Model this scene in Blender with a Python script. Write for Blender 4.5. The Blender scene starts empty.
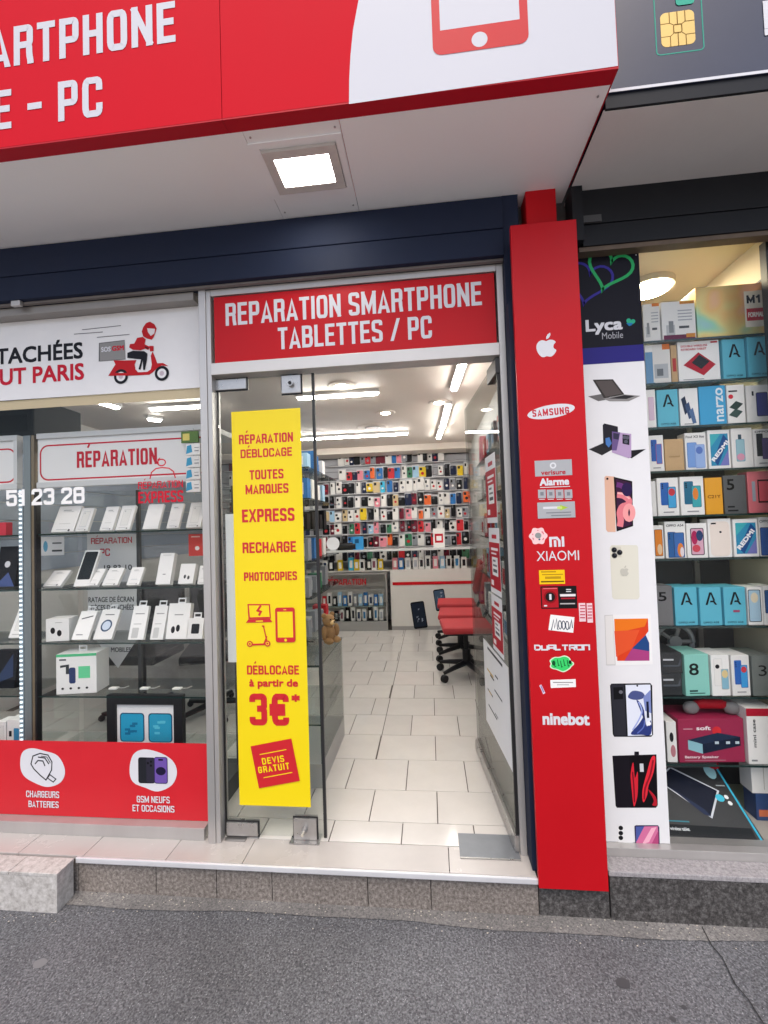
import bpy, bmesh, math, random
from mathutils import Vector, Matrix
rnd = random.Random(7)
SC = bpy.context.scene
COL = SC.collection
R = math.radians

# ------------------------------------------------------------------ camera
YAW, PITCH, ROLL, FPX = -0.10062703, 0.0338652, -0.03276875, 440.83
cam_pos = Vector((0.0, -1.89, 1.6))
fwd = Vector((math.sin(YAW)*math.cos(PITCH), math.cos(YAW)*math.cos(PITCH), math.sin(PITCH)))
rt0 = Vector((math.cos(YAW), -math.sin(YAW), 0)); up0 = rt0.cross(fwd)
rt = math.cos(ROLL)*rt0 + math.sin(ROLL)*up0
upv = -math.sin(ROLL)*rt0 + math.cos(ROLL)*up0
cd = bpy.data.cameras.new('camera'); cam = bpy.data.objects.new('camera', cd); COL.objects.link(cam)
cd.sensor_fit = 'AUTO'; cd.sensor_width = 36.0; cd.lens = FPX*36/1024; cd.clip_start = 0.02; cd.clip_end = 2000
cam.matrix_world = Matrix(((rt.x, upv.x, -fwd.x, cam_pos.x), (rt.y, upv.y, -fwd.y, cam_pos.y), (rt.z, upv.z, -fwd.z, cam_pos.z), (0, 0, 0, 1)))
SC.camera = cam

# ------------------------------------------------------------------ sky, sun, exposure
SUN_EL, SUN_AZ = 60, 180
w = bpy.data.worlds.new('World'); SC.world = w; w.use_nodes = True
nt = w.node_tree; bg = nt.nodes['Background']
sky = nt.nodes.new('ShaderNodeTexSky'); sky.sky_type = 'NISHITA'; sky.sun_disc = False
sky.sun_elevation = R(SUN_EL); sky.sun_rotation = R(SUN_AZ); sky.air_density = 1.0; sky.dust_density = 4.0; sky.ozone_density = 1.0
nt.links.new(sky.outputs[0], bg.inputs[0]); bg.inputs[1].default_value = 0.12
sd = bpy.data.lights.new('sun', 'SUN'); sd.energy = 0.6; sd.angle = R(40); sd.color = (1, 0.96, 0.9)
sun = bpy.data.objects.new('sun', sd); COL.objects.link(sun); sun.rotation_euler = (R(90-SUN_EL), 0, R(-8)); sun.location = (0, -6, 8)
SC.view_settings.view_transform = 'Standard'; SC.view_settings.look = 'None'; SC.view_settings.exposure = 0.92; SC.view_settings.gamma = 1
SC.render.engine = 'CYCLES'
SC.cycles.use_denoising = True
SC.cycles.max_bounces = 8; SC.cycles.transparent_max_bounces = 32; SC.cycles.glossy_bounces = 4
SC.cycles.sample_clamp_indirect = 6.0; SC.cycles.caustics_reflective = False; SC.cycles.caustics_refractive = False

# ------------------------------------------------------------------ measuring helpers (survey of the photographed facade)
def ray(px, py):
    return (rt*((px-384)/FPX) - upv*((py-512)/FPX) + fwd)
def onY(px, py, Y):
    d = ray(px, py); t = (Y-cam_pos.y)/d.y; return cam_pos + d*t
def onZ(px, py, Z):
    d = ray(px, py); t = (Z-cam_pos.z)/d.z; return cam_pos + d*t
def onX(px, py, X):
    d = ray(px, py); t = (X-cam_pos.x)/d.x; return cam_pos + d*t

# ------------------------------------------------------------------ materials
def lin(h):
    if isinstance(h, (tuple, list)): return tuple(h)
    h = h.lstrip('#'); o = []
    for i in (0, 2, 4):
        c = int(h[i:i+2], 16)/255
        o.append(c/12.92 if c <= 0.04045 else ((c+0.055)/1.055)**2.4)
    return tuple(o)
MATS = {}
def M(name, col, rough=0.5, metal=0.0, spec=0.5, var=0.0, scale=8.0, bump=0.0, bscale=60.0, objvar=0.0, coat=0.0, stretch=None):
    if name in MATS: return MATS[name]
    m = bpy.data.materials.new(name); m.use_nodes = True; n = m.node_tree.nodes; l = m.node_tree.links
    b = n['Principled BSDF']; c = lin(col)
    b.inputs['Base Color'].default_value = (*c, 1); b.inputs['Roughness'].default_value = rough
    b.inputs['Metallic'].default_value = metal; b.inputs['Specular IOR Level'].default_value = spec
    if coat: b.inputs['Coat Weight'].default_value = coat; b.inputs['Coat Roughness'].default_value = 0.08
    src = None
    if var or bump or objvar:
        tc = n.new('ShaderNodeTexCoord'); vec = tc.outputs['Object']
        if stretch:
            mp = n.new('ShaderNodeMapping'); mp.inputs['Scale'].default_value = stretch; l.new(vec, mp.inputs['Vector']); vec = mp.outputs[0]
    if var:
        no = n.new('ShaderNodeTexNoise'); no.inputs['Scale'].default_value = scale; no.inputs['Detail'].default_value = 6; no.inputs['Roughness'].default_value = 0.65
        l.new(vec, no.inputs['Vector'])
        mr = n.new('ShaderNodeMapRange'); mr.inputs['From Min'].default_value = 0.25; mr.inputs['From Max'].default_value = 0.75
        mr.inputs['To Min'].default_value = 1-var; mr.inputs['To Max'].default_value = 1+var; l.new(no.outputs['Fac'], mr.inputs['Value'])
        hs = n.new('ShaderNodeMix'); hs.data_type = 'RGBA'; hs.blend_type = 'MULTIPLY'; hs.inputs['Factor'].default_value = 1
        hs.inputs['A'].default_value = (*c, 1); l.new(mr.outputs[0], hs.inputs['B']); src = hs.outputs['Result']
        r2 = n.new('ShaderNodeMapRange'); r2.inputs['To Min'].default_value = max(0.02, rough-0.12); r2.inputs['To Max'].default_value = min(1, rough+0.12)
        l.new(no.outputs['Fac'], r2.inputs['Value']); l.new(r2.outputs[0], b.inputs['Roughness'])
    if objvar:
        oi = n.new('ShaderNodeObjectInfo'); mr = n.new('ShaderNodeMapRange'); mr.inputs['To Min'].default_value = 1-objvar; mr.inputs['To Max'].default_value = 1+objvar
        l.new(oi.outputs['Random'], mr.inputs['Value'])
        hs = n.new('ShaderNodeMix'); hs.data_type = 'RGBA'; hs.blend_type = 'MULTIPLY'; hs.inputs['Factor'].default_value = 1
        if src: l.new(src, hs.inputs['A'])
        else: hs.inputs['A'].default_value = (*c, 1)
        l.new(mr.outputs[0], hs.inputs['B']); src = hs.outputs['Result']
    if src: l.new(src, b.inputs['Base Color'])
    if bump:
        nb = n.new('ShaderNodeTexNoise'); nb.inputs['Scale'].default_value = bscale; nb.inputs['Detail'].default_value = 4; l.new(vec, nb.inputs['Vector'])
        bp = n.new('ShaderNodeBump'); bp.inputs['Strength'].default_value = bump; bp.inputs['Distance'].default_value = 0.004
        l.new(nb.outputs['Fac'], bp.inputs['Height']); l.new(bp.outputs[0], b.inputs['Normal'])
    MATS[name] = m; return m
def C(h):      # plain printed / plastic colour
    return M('ink_'+h, h, 0.5, spec=0.15)
def emit(name, col, s):
    if name in MATS: return MATS[name]
    m = bpy.data.materials.new(name); m.use_nodes = True; n = m.node_tree.nodes; l = m.node_tree.links
    n.remove(n['Principled BSDF']); e = n.new('ShaderNodeEmission'); e.inputs[0].default_value = (*lin(col), 1); e.inputs[1].default_value = s
    l.new(e.outputs[0], n['Material Output'].inputs[0]); MATS[name] = m; return m
def glass(name, tint, refl=1.0, rough=0.0):
    if name in MATS: return MATS[name]
    m = bpy.data.materials.new(name); m.use_nodes = True; n = m.node_tree.nodes; l = m.node_tree.links
    n.remove(n['Principled BSDF']); t = n.new('ShaderNodeBsdfTransparent'); t.inputs[0].default_value = (*tint, 1)
    g = n.new('ShaderNodeBsdfGlossy'); g.inputs['Roughness'].default_value = rough; g.inputs[0].default_value = (refl, refl, refl, 1)
    f = n.new('ShaderNodeLayerWeight'); f.inputs['Blend'].default_value = 0.5; mx = n.new('ShaderNodeMixShader')
    p5 = n.new('ShaderNodeMath'); p5.operation = 'POWER'; p5.inputs[1].default_value = 5; l.new(f.outputs['Facing'], p5.inputs[0])
    ma = n.new('ShaderNodeMath'); ma.operation = 'MULTIPLY_ADD'; ma.inputs[1].default_value = 0.96; ma.inputs[2].default_value = 0.04; l.new(p5.outputs[0], ma.inputs[0])
    l.new(ma.outputs[0], mx.inputs[0]); l.new(t.outputs[0], mx.inputs[1]); l.new(g.outputs[0], mx.inputs[2]); l.new(mx.outputs[0], n['Material Output'].inputs[0])
    MATS[name] = m; return m
def speckle(name, base, dark, light, sc, rough=0.8, bump=0.3, big=0.15, specks=True):
    if name in MATS: return MATS[name]
    m = bpy.data.materials.new(name); m.use_nodes = True; n = m.node_tree.nodes; l = m.node_tree.links
    b = n['Principled BSDF']; b.inputs['Roughness'].default_value = rough; b.inputs['Specular IOR Level'].default_value = 0.3
    tc = n.new('ShaderNodeTexCoord')
    no = n.new('ShaderNodeTexNoise'); no.inputs['Scale'].default_value = sc; no.inputs['Detail'].default_value = 8; no.inputs['Roughness'].default_value = 0.75; l.new(tc.outputs['Object'], no.inputs['Vector'])
    cr = n.new('ShaderNodeValToRGB'); e = cr.color_ramp.elements; e[0].position = 0.34; e[0].color = (*lin(dark), 1); e[1].position = 0.66; e[1].color = (*lin(light), 1)
    mid = cr.color_ramp.elements.new(0.5); mid.color = (*lin(base), 1); l.new(no.outputs['Fac'], cr.inputs[0]); src = cr.outputs[0]
    n2 = n.new('ShaderNodeTexNoise'); n2.inputs['Scale'].default_value = 1.6; n2.inputs['Detail'].default_value = 5; l.new(tc.outputs['Object'], n2.inputs['Vector'])
    mr = n.new('ShaderNodeMapRange'); mr.inputs['From Min'].default_value = .3; mr.inputs['From Max'].default_value = .7; mr.inputs['To Min'].default_value = 1-big; mr.inputs['To Max'].default_value = 1+big; l.new(n2.outputs['Fac'], mr.inputs['Value'])
    mx = n.new('ShaderNodeMix'); mx.data_type = 'RGBA'; mx.blend_type = 'MULTIPLY'; mx.inputs['Factor'].default_value = 1; l.new(src, mx.inputs['A']); l.new(mr.outputs[0], mx.inputs['B']); src = mx.outputs['Result']
    if specks:
        vg = n.new('ShaderNodeTexVoronoi'); vg.inputs['Scale'].default_value = sc*1.5; l.new(tc.outputs['Object'], vg.inputs['Vector'])
        sg = n.new('ShaderNodeSeparateColor'); l.new(vg.outputs['Color'], sg.inputs[0])
        mg = n.new('ShaderNodeMapRange'); mg.inputs['To Min'].default_value = .68; mg.inputs['To Max'].default_value = 1.34; l.new(sg.outputs[1], mg.inputs['Value'])
        xg = n.new('ShaderNodeMix'); xg.data_type = 'RGBA'; xg.blend_type = 'MULTIPLY'; xg.inputs['Factor'].default_value = 1; l.new(src, xg.inputs['A']); l.new(mg.outputs[0], xg.inputs['B']); src = xg.outputs['Result']
        vo = n.new('ShaderNodeTexVoronoi'); vo.inputs['Scale'].default_value = sc*1.1; l.new(tc.outputs['Object'], vo.inputs['Vector'])
        lt = n.new('ShaderNodeMath'); lt.operation = 'LESS_THAN'; lt.inputs[1].default_value = 0.20; l.new(vo.outputs['Distance'], lt.inputs[0])
        sp = n.new('ShaderNodeSeparateColor'); l.new(vo.outputs['Color'], sp.inputs[0])
        gt = n.new('ShaderNodeMath'); gt.operation = 'GREATER_THAN'; gt.inputs[1].default_value = 0.87; l.new(sp.outputs[0], gt.inputs[0])
        mu = n.new('ShaderNodeMath'); mu.operation = 'MULTIPLY'; l.new(lt.outputs[0], mu.inputs[0]); l.new(gt.outputs[0], mu.inputs[1])
        m3 = n.new('ShaderNodeMix'); m3.data_type = 'RGBA'; l.new(mu.outputs[0], m3.inputs['Factor']); l.new(src, m3.inputs['A'])
        m3.inputs['B'].default_value = (*[min(1, x*1.9) for x in lin(light)], 1); src = m3.outputs['Result']
    l.new(src, b.inputs['Base Color'])
    bp = n.new('ShaderNodeBump'); bp.inputs['Strength'].default_value = bump; bp.inputs['Distance'].default_value = 0.006; l.new(no.outputs['Fac'], bp.inputs['Height']); l.new(bp.outputs[0], b.inputs['Normal'])
    MATS[name] = m; return m

RED = M('red_vinyl', (0.50, 0.004, 0.010), 0.45, spec=0.22, var=0.06, scale=2.3, bump=.02, bscale=9)
REDB = M('red_banner', (0.56, 0.012, 0.024), 0.6, spec=0.04, var=0.03, scale=1.0)
REDD = M('red_shaded_lip', (0.44, 0.006, 0.018), 0.5, spec=.2)  # darker copy of the sign red, underside shade put into the colour
SIGNW = M('sign_white', (0.56, 0.57, 0.62), 0.5, spec=.2, var=0.015, scale=1.5)
WHITE = M('white_vinyl', (0.66, 0.665, 0.70), 0.45, spec=.3, var=0.02, scale=2)
PAPER = M('white_print', (0.78, 0.78, 0.79), 0.45, var=0.03, scale=6)
CARD = M('white_carton', (0.84, 0.83, 0.81), 0.5, var=0.03, scale=9, objvar=0.06)
ALU = M('aluminium', (0.50, 0.485, 0.47), 0.38, metal=0.55, var=0.10, scale=5, stretch=(1, 1, 0.15))
STEEL = M('brushed_steel', (0.42, 0.41, 0.40), 0.30, metal=0.85, var=0.12, scale=20)
BLACK = M('black_rubber', (0.012, 0.012, 0.013), 0.5)
BLK = M('black_plastic', (0.012, 0.012, 0.014), 0.45, spec=.25)
NAVY = M('navy_lacquer', (0.008, 0.015, 0.040), 0.7, spec=0.3, var=0.08, scale=4)
DARK = M('charcoal_lacquer', (0.009, 0.010, 0.013), 0.5, spec=.25, var=0.15, scale=4)
SOFF = M('soffit_panel', (0.90, 0.895, 0.885), 0.35, spec=0.4, var=0.015, scale=1.2)
YEL = M('yellow_poster', (0.86, 0.66, 0.0), 0.45, var=0.02, scale=3)
GLASS = glass('clear_glass', (0.985, 0.99, 0.985), .22)
SHELFG = glass('shelf_glass', (0.95, 0.975, 0.965), .3)
DOORG = glass('door_glass', (0.965, 0.98, 0.97), .3)
GEDGE = M('glass_edge', (0.012, 0.035, 0.032), 0.15, spec=0.6)
GEDGEL = M('glass_edge_pale', (0.30, 0.42, 0.40), 0.15, spec=0.6)
TILE = M('floor_tile', (0.60, 0.575, 0.54), 0.11, spec=0.5, var=0.05, scale=5, objvar=0.035)
TREAD = M('tread_tile', (0.47, 0.44, 0.415), 0.25, spec=0.5, var=0.06, scale=4, objvar=0.04)
GROUT = M('grout', (0.10, 0.085, 0.075), 0.9)
ASPH = speckle('asphalt', (0.118, 0.119, 0.127), (0.035, 0.035, 0.04), (0.22, 0.222, 0.23), 120, 0.85, 0.4, 0.22)
CONC = speckle('concrete_strip', (0.185, 0.178, 0.172), (0.085, 0.082, 0.08), (0.30, 0.285, 0.27), 130, 0.85, 0.6, 0.32, specks=False)
GRAN = speckle('granite_light', (0.215, 0.188, 0.168), (0.08, 0.068, 0.06), (0.40, 0.36, 0.33), 75, 0.6, 0.15, 0.16, specks=False)
GRAND = speckle('granite_dark', (0.075, 0.070, 0.068), (0.02, 0.019, 0.019), (0.19, 0.185, 0.18), 80, 0.5, 0.15, 0.15, specks=False)
GRANP = speckle('granite_pale', (0.50, 0.48, 0.455), (0.32, 0.30, 0.28), (0.62, 0.60, 0.58), 45, 0.55, 0.1, 0.06, specks=False)
LEDGE = speckle('stone_ledge', (0.36, 0.34, 0.35), (0.24, 0.23, 0.23), (0.48, 0.46, 0.46), 90, 0.6, 0.2, 0.15, specks=False)
WALLW = M('wall_paint', (0.74, 0.73, 0.71), 0.6, var=0.04, scale=2)
CEIL = M('ceiling_paint', (0.74, 0.67, 0.60), 0.6, var=0.04, scale=1.5)
SLAT = M('slatwall_laminate', (0.42, 0.42, 0.45), 0.45, var=0.04, scale=3)
CREAM = M('cream_paint', (0.68, 0.60, 0.46), 0.55, var=0.04, scale=2)
LED = emit('led_light', (1.0, 0.96, 0.90), 40.0)
SPOT = emit('downlight', (1.0, 0.90, 0.76), 14.0)
FLOOD = emit('flood_light', (1.0, 0.95, 0.88), 14.0)
LEDC = emit('led_cool', (0.75, 0.90, 1.0), 1.1)
WARM = emit('warm_round_light', (1.0, 0.85, 0.58), 55.0)
CHAIRR = M('chair_fabric', (0.42, 0.030, 0.036), 0.75, var=0.12, scale=12, bump=0.3, bscale=200)
GREYB = M('grey_baseboard', (0.34, 0.33, 0.32), 0.5)

# ------------------------------------------------------------------ geometry helpers
class MB:
    def __init__(s): s.v = []; s.f = []; s.m = []; s.mats = []
    def mi(s, mat):
        if mat not in s.mats: s.mats.append(mat)
        return s.mats.index(mat)
    def face(s, pts, mat):
        o = len(s.v); s.v += [tuple(p) for p in pts]; s.f.append(tuple(range(o, o+len(pts)))); s.m.append(s.mi(mat))
    def box(s, x0, x1, y0, y1, z0, z1, mat, front=None, bev=0.0, xf=None):
        if x0 > x1: x0, x1 = x1, x0
        if z0 > z1: z0, z1 = z1, z0
        P = [(x, y, z) for z in (z0, z1) for y in (y0, y1) for x in (x0, x1)]
        if xf: P = [tuple(xf @ Vector(p)) for p in P]
        o = len(s.v); s.v += P
        for k, f in enumerate(((0, 1, 5, 4), (1, 3, 7, 5), (3, 2, 6, 7), (2, 0, 4, 6), (4, 5, 7, 6), (2, 3, 1, 0))):
            s.f.append(tuple(o+i for i in f)); s.m.append(s.mi(front if (front and k == 0) else mat))
        return s
    def prism(s, pts, y0, y1, mat, sidemat=None):          # outline in x,z extruded along y
        n = len(pts); o = len(s.v)
        a = sum(pts[i][0]*pts[(i+1) % n][1]-pts[(i+1) % n][0]*pts[i][1] for i in range(n))
        if a < 0: pts = pts[::-1]
        s.v += [(p[0], y0, p[1]) for p in pts]+[(p[0], y1, p[1]) for p in pts]
        s.f.append(tuple(range(o, o+n))); s.m.append(s.mi(mat))
        s.f.append(tuple(range(o+2*n-1, o+n-1, -1))); s.m.append(s.mi(mat))
        for i in range(n):
            j = (i+1) % n; s.f.append((o+j, o+i, o+n+i, o+n+j)); s.m.append(s.mi(sidemat or mat))
        return s
    def tube(s, pts, r, mat, seg=8, cap=True):
        rings = []
        for i, p in enumerate(pts):
            p = Vector(p); a = Vector(pts[max(0, i-1)]); b = Vector(pts[min(len(pts)-1, i+1)]); d = (b-a).normalized()
            u = d.orthogonal().normalized() if abs(d.z) > 0.99 else d.cross(Vector((0, 0, 1))).normalized(); v = d.cross(u)
            rr = r[i] if isinstance(r, (list, tuple)) else r
            o = len(s.v); rings.append(o)
            for k in range(seg):
                t = 2*math.pi*k/seg; s.v.append(tuple(p+u*(rr*math.cos(t))+v*(rr*math.sin(t))))
        for a, b in zip(rings, rings[1:]):
            for k in range(seg):
                j = (k+1) % seg; s.f.append((a+k, b+k, b+j, a+j)); s.m.append(s.mi(mat))
        if cap:
            s.f.append(tuple(rings[0]+k for k in range(seg))); s.m.append(s.mi(mat))
            s.f.append(tuple(rings[-1]+k for k in range(seg-1, -1, -1))); s.m.append(s.mi(mat))
        return s
    def ball(s, c, r, mat, seg=12, rings=8):
        if not isinstance(r, tuple): r = (r, r, r)
        o = len(s.v); s.v.append((c[0], c[1], c[2]-r[2]))
        for i in range(1, rings):
            a = -math.pi/2+math.pi*i/rings
            for k in range(seg):
                t = 2*math.pi*k/seg; s.v.append((c[0]+r[0]*math.cos(a)*math.cos(t), c[1]+r[1]*math.cos(a)*math.sin(t), c[2]+r[2]*math.sin(a)))
        s.v.append((c[0], c[1], c[2]+r[2])); top = len(s.v)-1; mi = s.mi(mat)
        for k in range(seg):
            j = (k+1) % seg
            s.f.append((o, o+1+j, o+1+k)); s.m.append(mi); e = o+1+(rings-2)*seg; s.f.append((top, e+k, e+j)); s.m.append(mi)
            for i in range(rings-2):
                a = o+1+i*seg; b = a+seg; s.f.append((a+k, a+j, b+j, b+k)); s.m.append(mi)
        return s
    def add(s, vs, fs, mat):
        o = len(s.v); s.v += [tuple(v) for v in vs]; mi = s.mi(mat)
        for f in fs: s.f.append(tuple(o+i for i in f)); s.m.append(mi)
    def build(s, name, parent=None, local=False, bevel=0.0, smooth=False, kind=None):
        me = bpy.data.meshes.new(name)
        org = Vector((0, 0, 0))
        if parent is not None and not local: org = ORG.get(parent.name, Vector((0, 0, 0)))
        me.from_pydata([(v[0]-org.x, v[1]-org.y, v[2]-org.z) for v in s.v], [], s.f)
        for m in s.mats: me.materials.append(m)
        me.polygons.foreach_set('material_index', s.m)
        if smooth: me.polygons.foreach_set('use_smooth', [True]*len(me.polygons))
        if bevel:
            b = bmesh.new(); b.from_mesh(me); bmesh.ops.remove_doubles(b, verts=b.verts, dist=1e-5)
            ed = [e for e in b.edges if len(e.link_faces) == 2 and e.calc_face_angle(0) > 0.6]
            bmesh.ops.bevel(b, geom=ed, offset=bevel, segments=2, profile=0.6, affect='EDGES', clamp_overlap=True); b.to_mesh(me); b.free()
        me.update()
        o = bpy.data.objects.new(name, me); COL.objects.link(o)
        if parent is not None: o.parent = parent; ORG[o.name] = org
        if kind: o['kind'] = kind
        return o
ORG = {}
def root(name, loc, label, cat, group=None, rz=0.0, lean=0.0):
    o = bpy.data.objects.new(name, None); o.empty_display_size = 0.05; COL.objects.link(o); o.location = loc
    o.rotation_euler = (lean, 0, rz); ORG[o.name] = Vector(loc); o['label'] = label; o['category'] = cat
    if group: o['group'] = group
    return o
def tag(o, label, cat, group=None):
    o['label'] = label; o['category'] = cat
    if group: o['group'] = group
    return o
def structure(o): o['kind'] = 'structure'; return o
ORDS = ['first', 'second', 'third', 'fourth', 'fifth', 'sixth', 'seventh', 'eighth', 'ninth', 'tenth', 'eleventh', 'twelfth', 'thirteenth', 'fourteenth', 'fifteenth', 'sixteenth',
        'seventeenth', 'eighteenth', 'nineteenth', 'twentieth', 'twenty-first', 'twenty-second', 'twenty-third', 'twenty-fourth', 'twenty-fifth', 'twenty-sixth']

# lettering: the built-in font, condensed and then thickened, as a flat mesh in x,z with unit fit
_tc = {}
def letters(s, width, cap, bold=0.0, ref=None, thin=0):
    """returns verts (x,z) and faces: string fitted to `width`, capital height `cap`; bold = stroke growth as a share of cap"""
    key = (s, round(width, 4), round(cap, 4), bold)
    if key in _tc: return _tc[key]
    cu = bpy.data.curves.new('lettering', 'FONT'); cu.body = s; cu.size = 1.0; cu.resolution_u = 3
    ob = bpy.data.objects.new('lettering_tmp', cu); COL.objects.link(ob)
    dg = bpy.context.evaluated_depsgraph_get(); me = bpy.data.meshes.new_from_object(ob.evaluated_get(dg))
    x0 = min(v.co.x for v in me.vertices); x1 = max(v.co.x for v in me.vertices); o = max(0, bold)*cap
    sx = max(1e-4, (width-2*o)/(x1-x0)); sz = (cap-2*o)/0.729
    V0 = [((v.co.x-x0)*sx+o, v.co.y*sz+o) for v in me.vertices]; F0 = [tuple(p.vertices) if p.normal.z > 0 else tuple(p.vertices)[::-1] for p in me.polygons]
    vs, fs = [], []                                          # heavier strokes: the outline laid again a little to each side
    for j, (dx, dz) in enumerate([(0, 0)]+([(o, o), (-o, o), (o, -o), (-o, -o)] if o > 0 else [])):
        k = len(vs); vs += [(x+dx, z+dz, j*0.000012) for x, z in V0]; fs += [tuple(k+i for i in f) for f in F0]
    bpy.data.objects.remove(ob); bpy.data.meshes.remove(me); bpy.data.curves.remove(cu)
    _tc[key] = (vs, fs)
    return vs, fs

# condensed poster capitals drawn with strokes: glyph = (width, strokes); a stroke starting with 1 is rounded
GLY = {
 'A': (1.05, [(0, (-.03, -.1), (.5, 1.06), (1.03, -.1)), (0, (.2, .20), (.8, .20))]), 'B': (1, [(0, (0, 0), (0, 1)), (1, (0, 1), (.6, 1), (.98, .96), (.96, .55), (.6, .53), (0, .53)), (1, (.3, .53), (.7, .53), (1.05, .46), (1.0, .02), (.6, 0), (0, 0))]),
 'C': (1, [(1, (1, .69), (1, 1.0), (.5, 1.0), (0, 1.0), (0, .5), (0, 0), (.5, 0), (1, 0), (1, .31))]), 'D': (1, [(0, (0, 0), (0, 1)), (1, (0, 1), (.55, 1), (1, 1), (1, .5), (1, 0), (.55, 0), (0, 0))]),
 'E': (.85, [(0, (0, 0), (0, 1)), (0, (0, 1), (1, 1)), (0, (0, .52), (.86, .52)), (0, (0, 0), (1, 0))]), 'F': (.82, [(0, (0, 0), (0, 1)), (0, (0, 1), (1, 1)), (0, (0, .50), (.86, .50))]),
 'G': (1, [(1, (1, .70), (1, 1.0), (.5, 1.0), (0, 1.0), (0, .5), (0, 0), (.5, 0), (1, 0), (1, .42)), (0, (.62, .47), (1, .47))]), 'H': (1, [(0, (0, 0), (0, 1)), (0, (1, 0), (1, 1)), (0, (0, .52), (1, .52))]), 'I': (0, [(0, (0, 0), (0, 1))]),
 'J': (.7, [(1, (1, 1.3), (1, .3), (1, 0), (.5, 0), (0, 0), (0, .25))]), 'K': (1, [(0, (0, 0), (0, 1)), (0, (1, 1.05), (.12, .45)), (0, (.3, .55), (1.02, -.08))]), 'L': (.78, [(0, (0, 1), (0, 0)), (0, (0, 0), (1, 0))]),
 'M': (1.45, [(0, (0, 0), (0, 1)), (0, (1, 0), (1, 1)), (0, (0, 1), (.5, .12), (1, 1))]), 'N': (1.05, [(0, (0, 0), (0, 1)), (0, (1, 0), (1, 1)), (0, (0, 1), (1, 0))]), 'O': (1, [(1, (0, .5), (0, 1), (.5, 1), (1, 1), (1, .5), (1, 0), (.5, 0), (0, 0), (0, .5))]),
 'P': (.98, [(0, (0, 0), (0, 1)), (1, (0, 1), (.55, 1), (1, 1), (1, .73), (1, .44), (.55, .44), (0, .44))]), 'Q': (1, [(1, (0, .5), (0, 1), (.5, 1), (1, 1), (1, .5), (1, 0), (.5, 0), (0, 0), (0, .5)), (0, (.6, .2), (1.08, -.08))]),
 'R': (1, [(0, (0, 0), (0, 1)), (1, (0, 1), (.55, 1), (1, 1), (1, .75), (1, .50), (.55, .50), (0, .50)), (1, (.45, .50), (.95, .50), (.95, .2), (1.04, 0), (1.05, -.1))]),
 'S': (.98, [(1, (1, .79), (1, 1), (.5, 1), (0, 1), (0, .76), (0, .56), (.5, .5), (1, .42), (1, .22), (1, 0), (.5, 0), (0, 0), (0, .21))]), 'T': (.9, [(0, (.5, 0), (.5, 1)), (0, (0, 1), (1, 1))]), 'U': (1, [(1, (0, 1.3), (0, .3), (0, 0), (.5, 0), (1, 0), (1, .3), (1, 1.3))]),
 'V': (1.05, [(0, (-.03, 1.1), (.5, -.04), (1.03, 1.1))]), 'X': (1.05, [(0, (0, 1.06), (1, -.06)), (0, (1, 1.06), (0, -.06))]), 'Y': (1.05, [(0, (-.02, 1.08), (.5, .45), (1.02, 1.08)), (0, (.5, .45), (.5, 0))]), 'Z': (.9, [(0, (0, 1), (1, 1), (0, 0), (1, 0))]),
 '-': (.6, [(0, (0, .48), (1, .48))]), '/': (.8, [(0, (0, -.1), (1, 1.1))]), ' ': (.55, []), '1': (.45, [(0, (1, 0), (1, 1)), (0, (0, .80), (.9, .98))]),
 '2': (.98, [(1, (0, .70), (0, 1), (.5, 1), (1, 1), (1, .75), (1, .58), (.3, .3), (0, .02)), (0, (0, 0), (1, 0))]), '3': (.98, [(1, (0, .79), (0, 1), (.5, 1), (1, 1), (1, .76), (1, .54), (.4, .53)), (1, (.4, .53), (1, .53), (1, .27), (1, 0), (.5, 0), (0, 0), (0, .21))]),
 '5': (.98, [(0, (1, 1), (0, 1)), (0, (0, 1), (0, .52)), (1, (0, .55), (.4, .64), (1, .64), (1, .3), (1, 0), (.5, 0), (0, 0), (0, .26))]), '8': (1, [(1, (.5, .53), (0, .53), (0, .77), (0, 1), (.5, 1), (1, 1), (1, .77), (1, .53), (.5, .53)), (1, (.5, .53), (0, .53), (0, .27), (0, 0), (.5, 0), (1, 0), (1, .27), (1, .53), (.5, .53))]),
 '0': (1, [(1, (0, .5), (0, 1), (.5, 1), (1, 1), (1, .5), (1, 0), (.5, 0), (0, 0), (0, .5))]), '9': (1, [(1, (1, .5), (.5, .42), (0, .42), (0, .7), (0, 1), (.5, 1), (1, 1), (1, .7), (1, 0), (.5, 0), (0, 0), (0, .25))]),
 '\u20ac': (1.1, [(1, (1, .80), (1, 1.0), (.58, 1.0), (.16, 1.0), (.16, .5), (.16, 0), (.58, 0), (1, 0), (1, .20)), (0, (-.02, .60), (.72, .60)), (0, (-.02, .38), (.72, .38))]),
 '\u00c9': (.85, [(0, (0, 0), (0, 1)), (0, (0, 1), (1, 1)), (0, (0, .52), (.86, .52)), (0, (0, 0), (1, 0)), (2, (.30, 1.2), (.75, 1.42))]), '\u00c8': (.85, [(0, (0, 0), (0, 1)), (0, (0, 1), (1, 1)), (0, (0, .52), (.86, .52)), (0, (0, 0), (1, 0)), (2, (.70, 1.2), (.25, 1.42))]),
}
def stroke_width(s, t, gap, k): return sum(GLY[c][0]*k+(t if GLY[c][1] else 0) for c in s)+gap*(len(s)-1)
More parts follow.
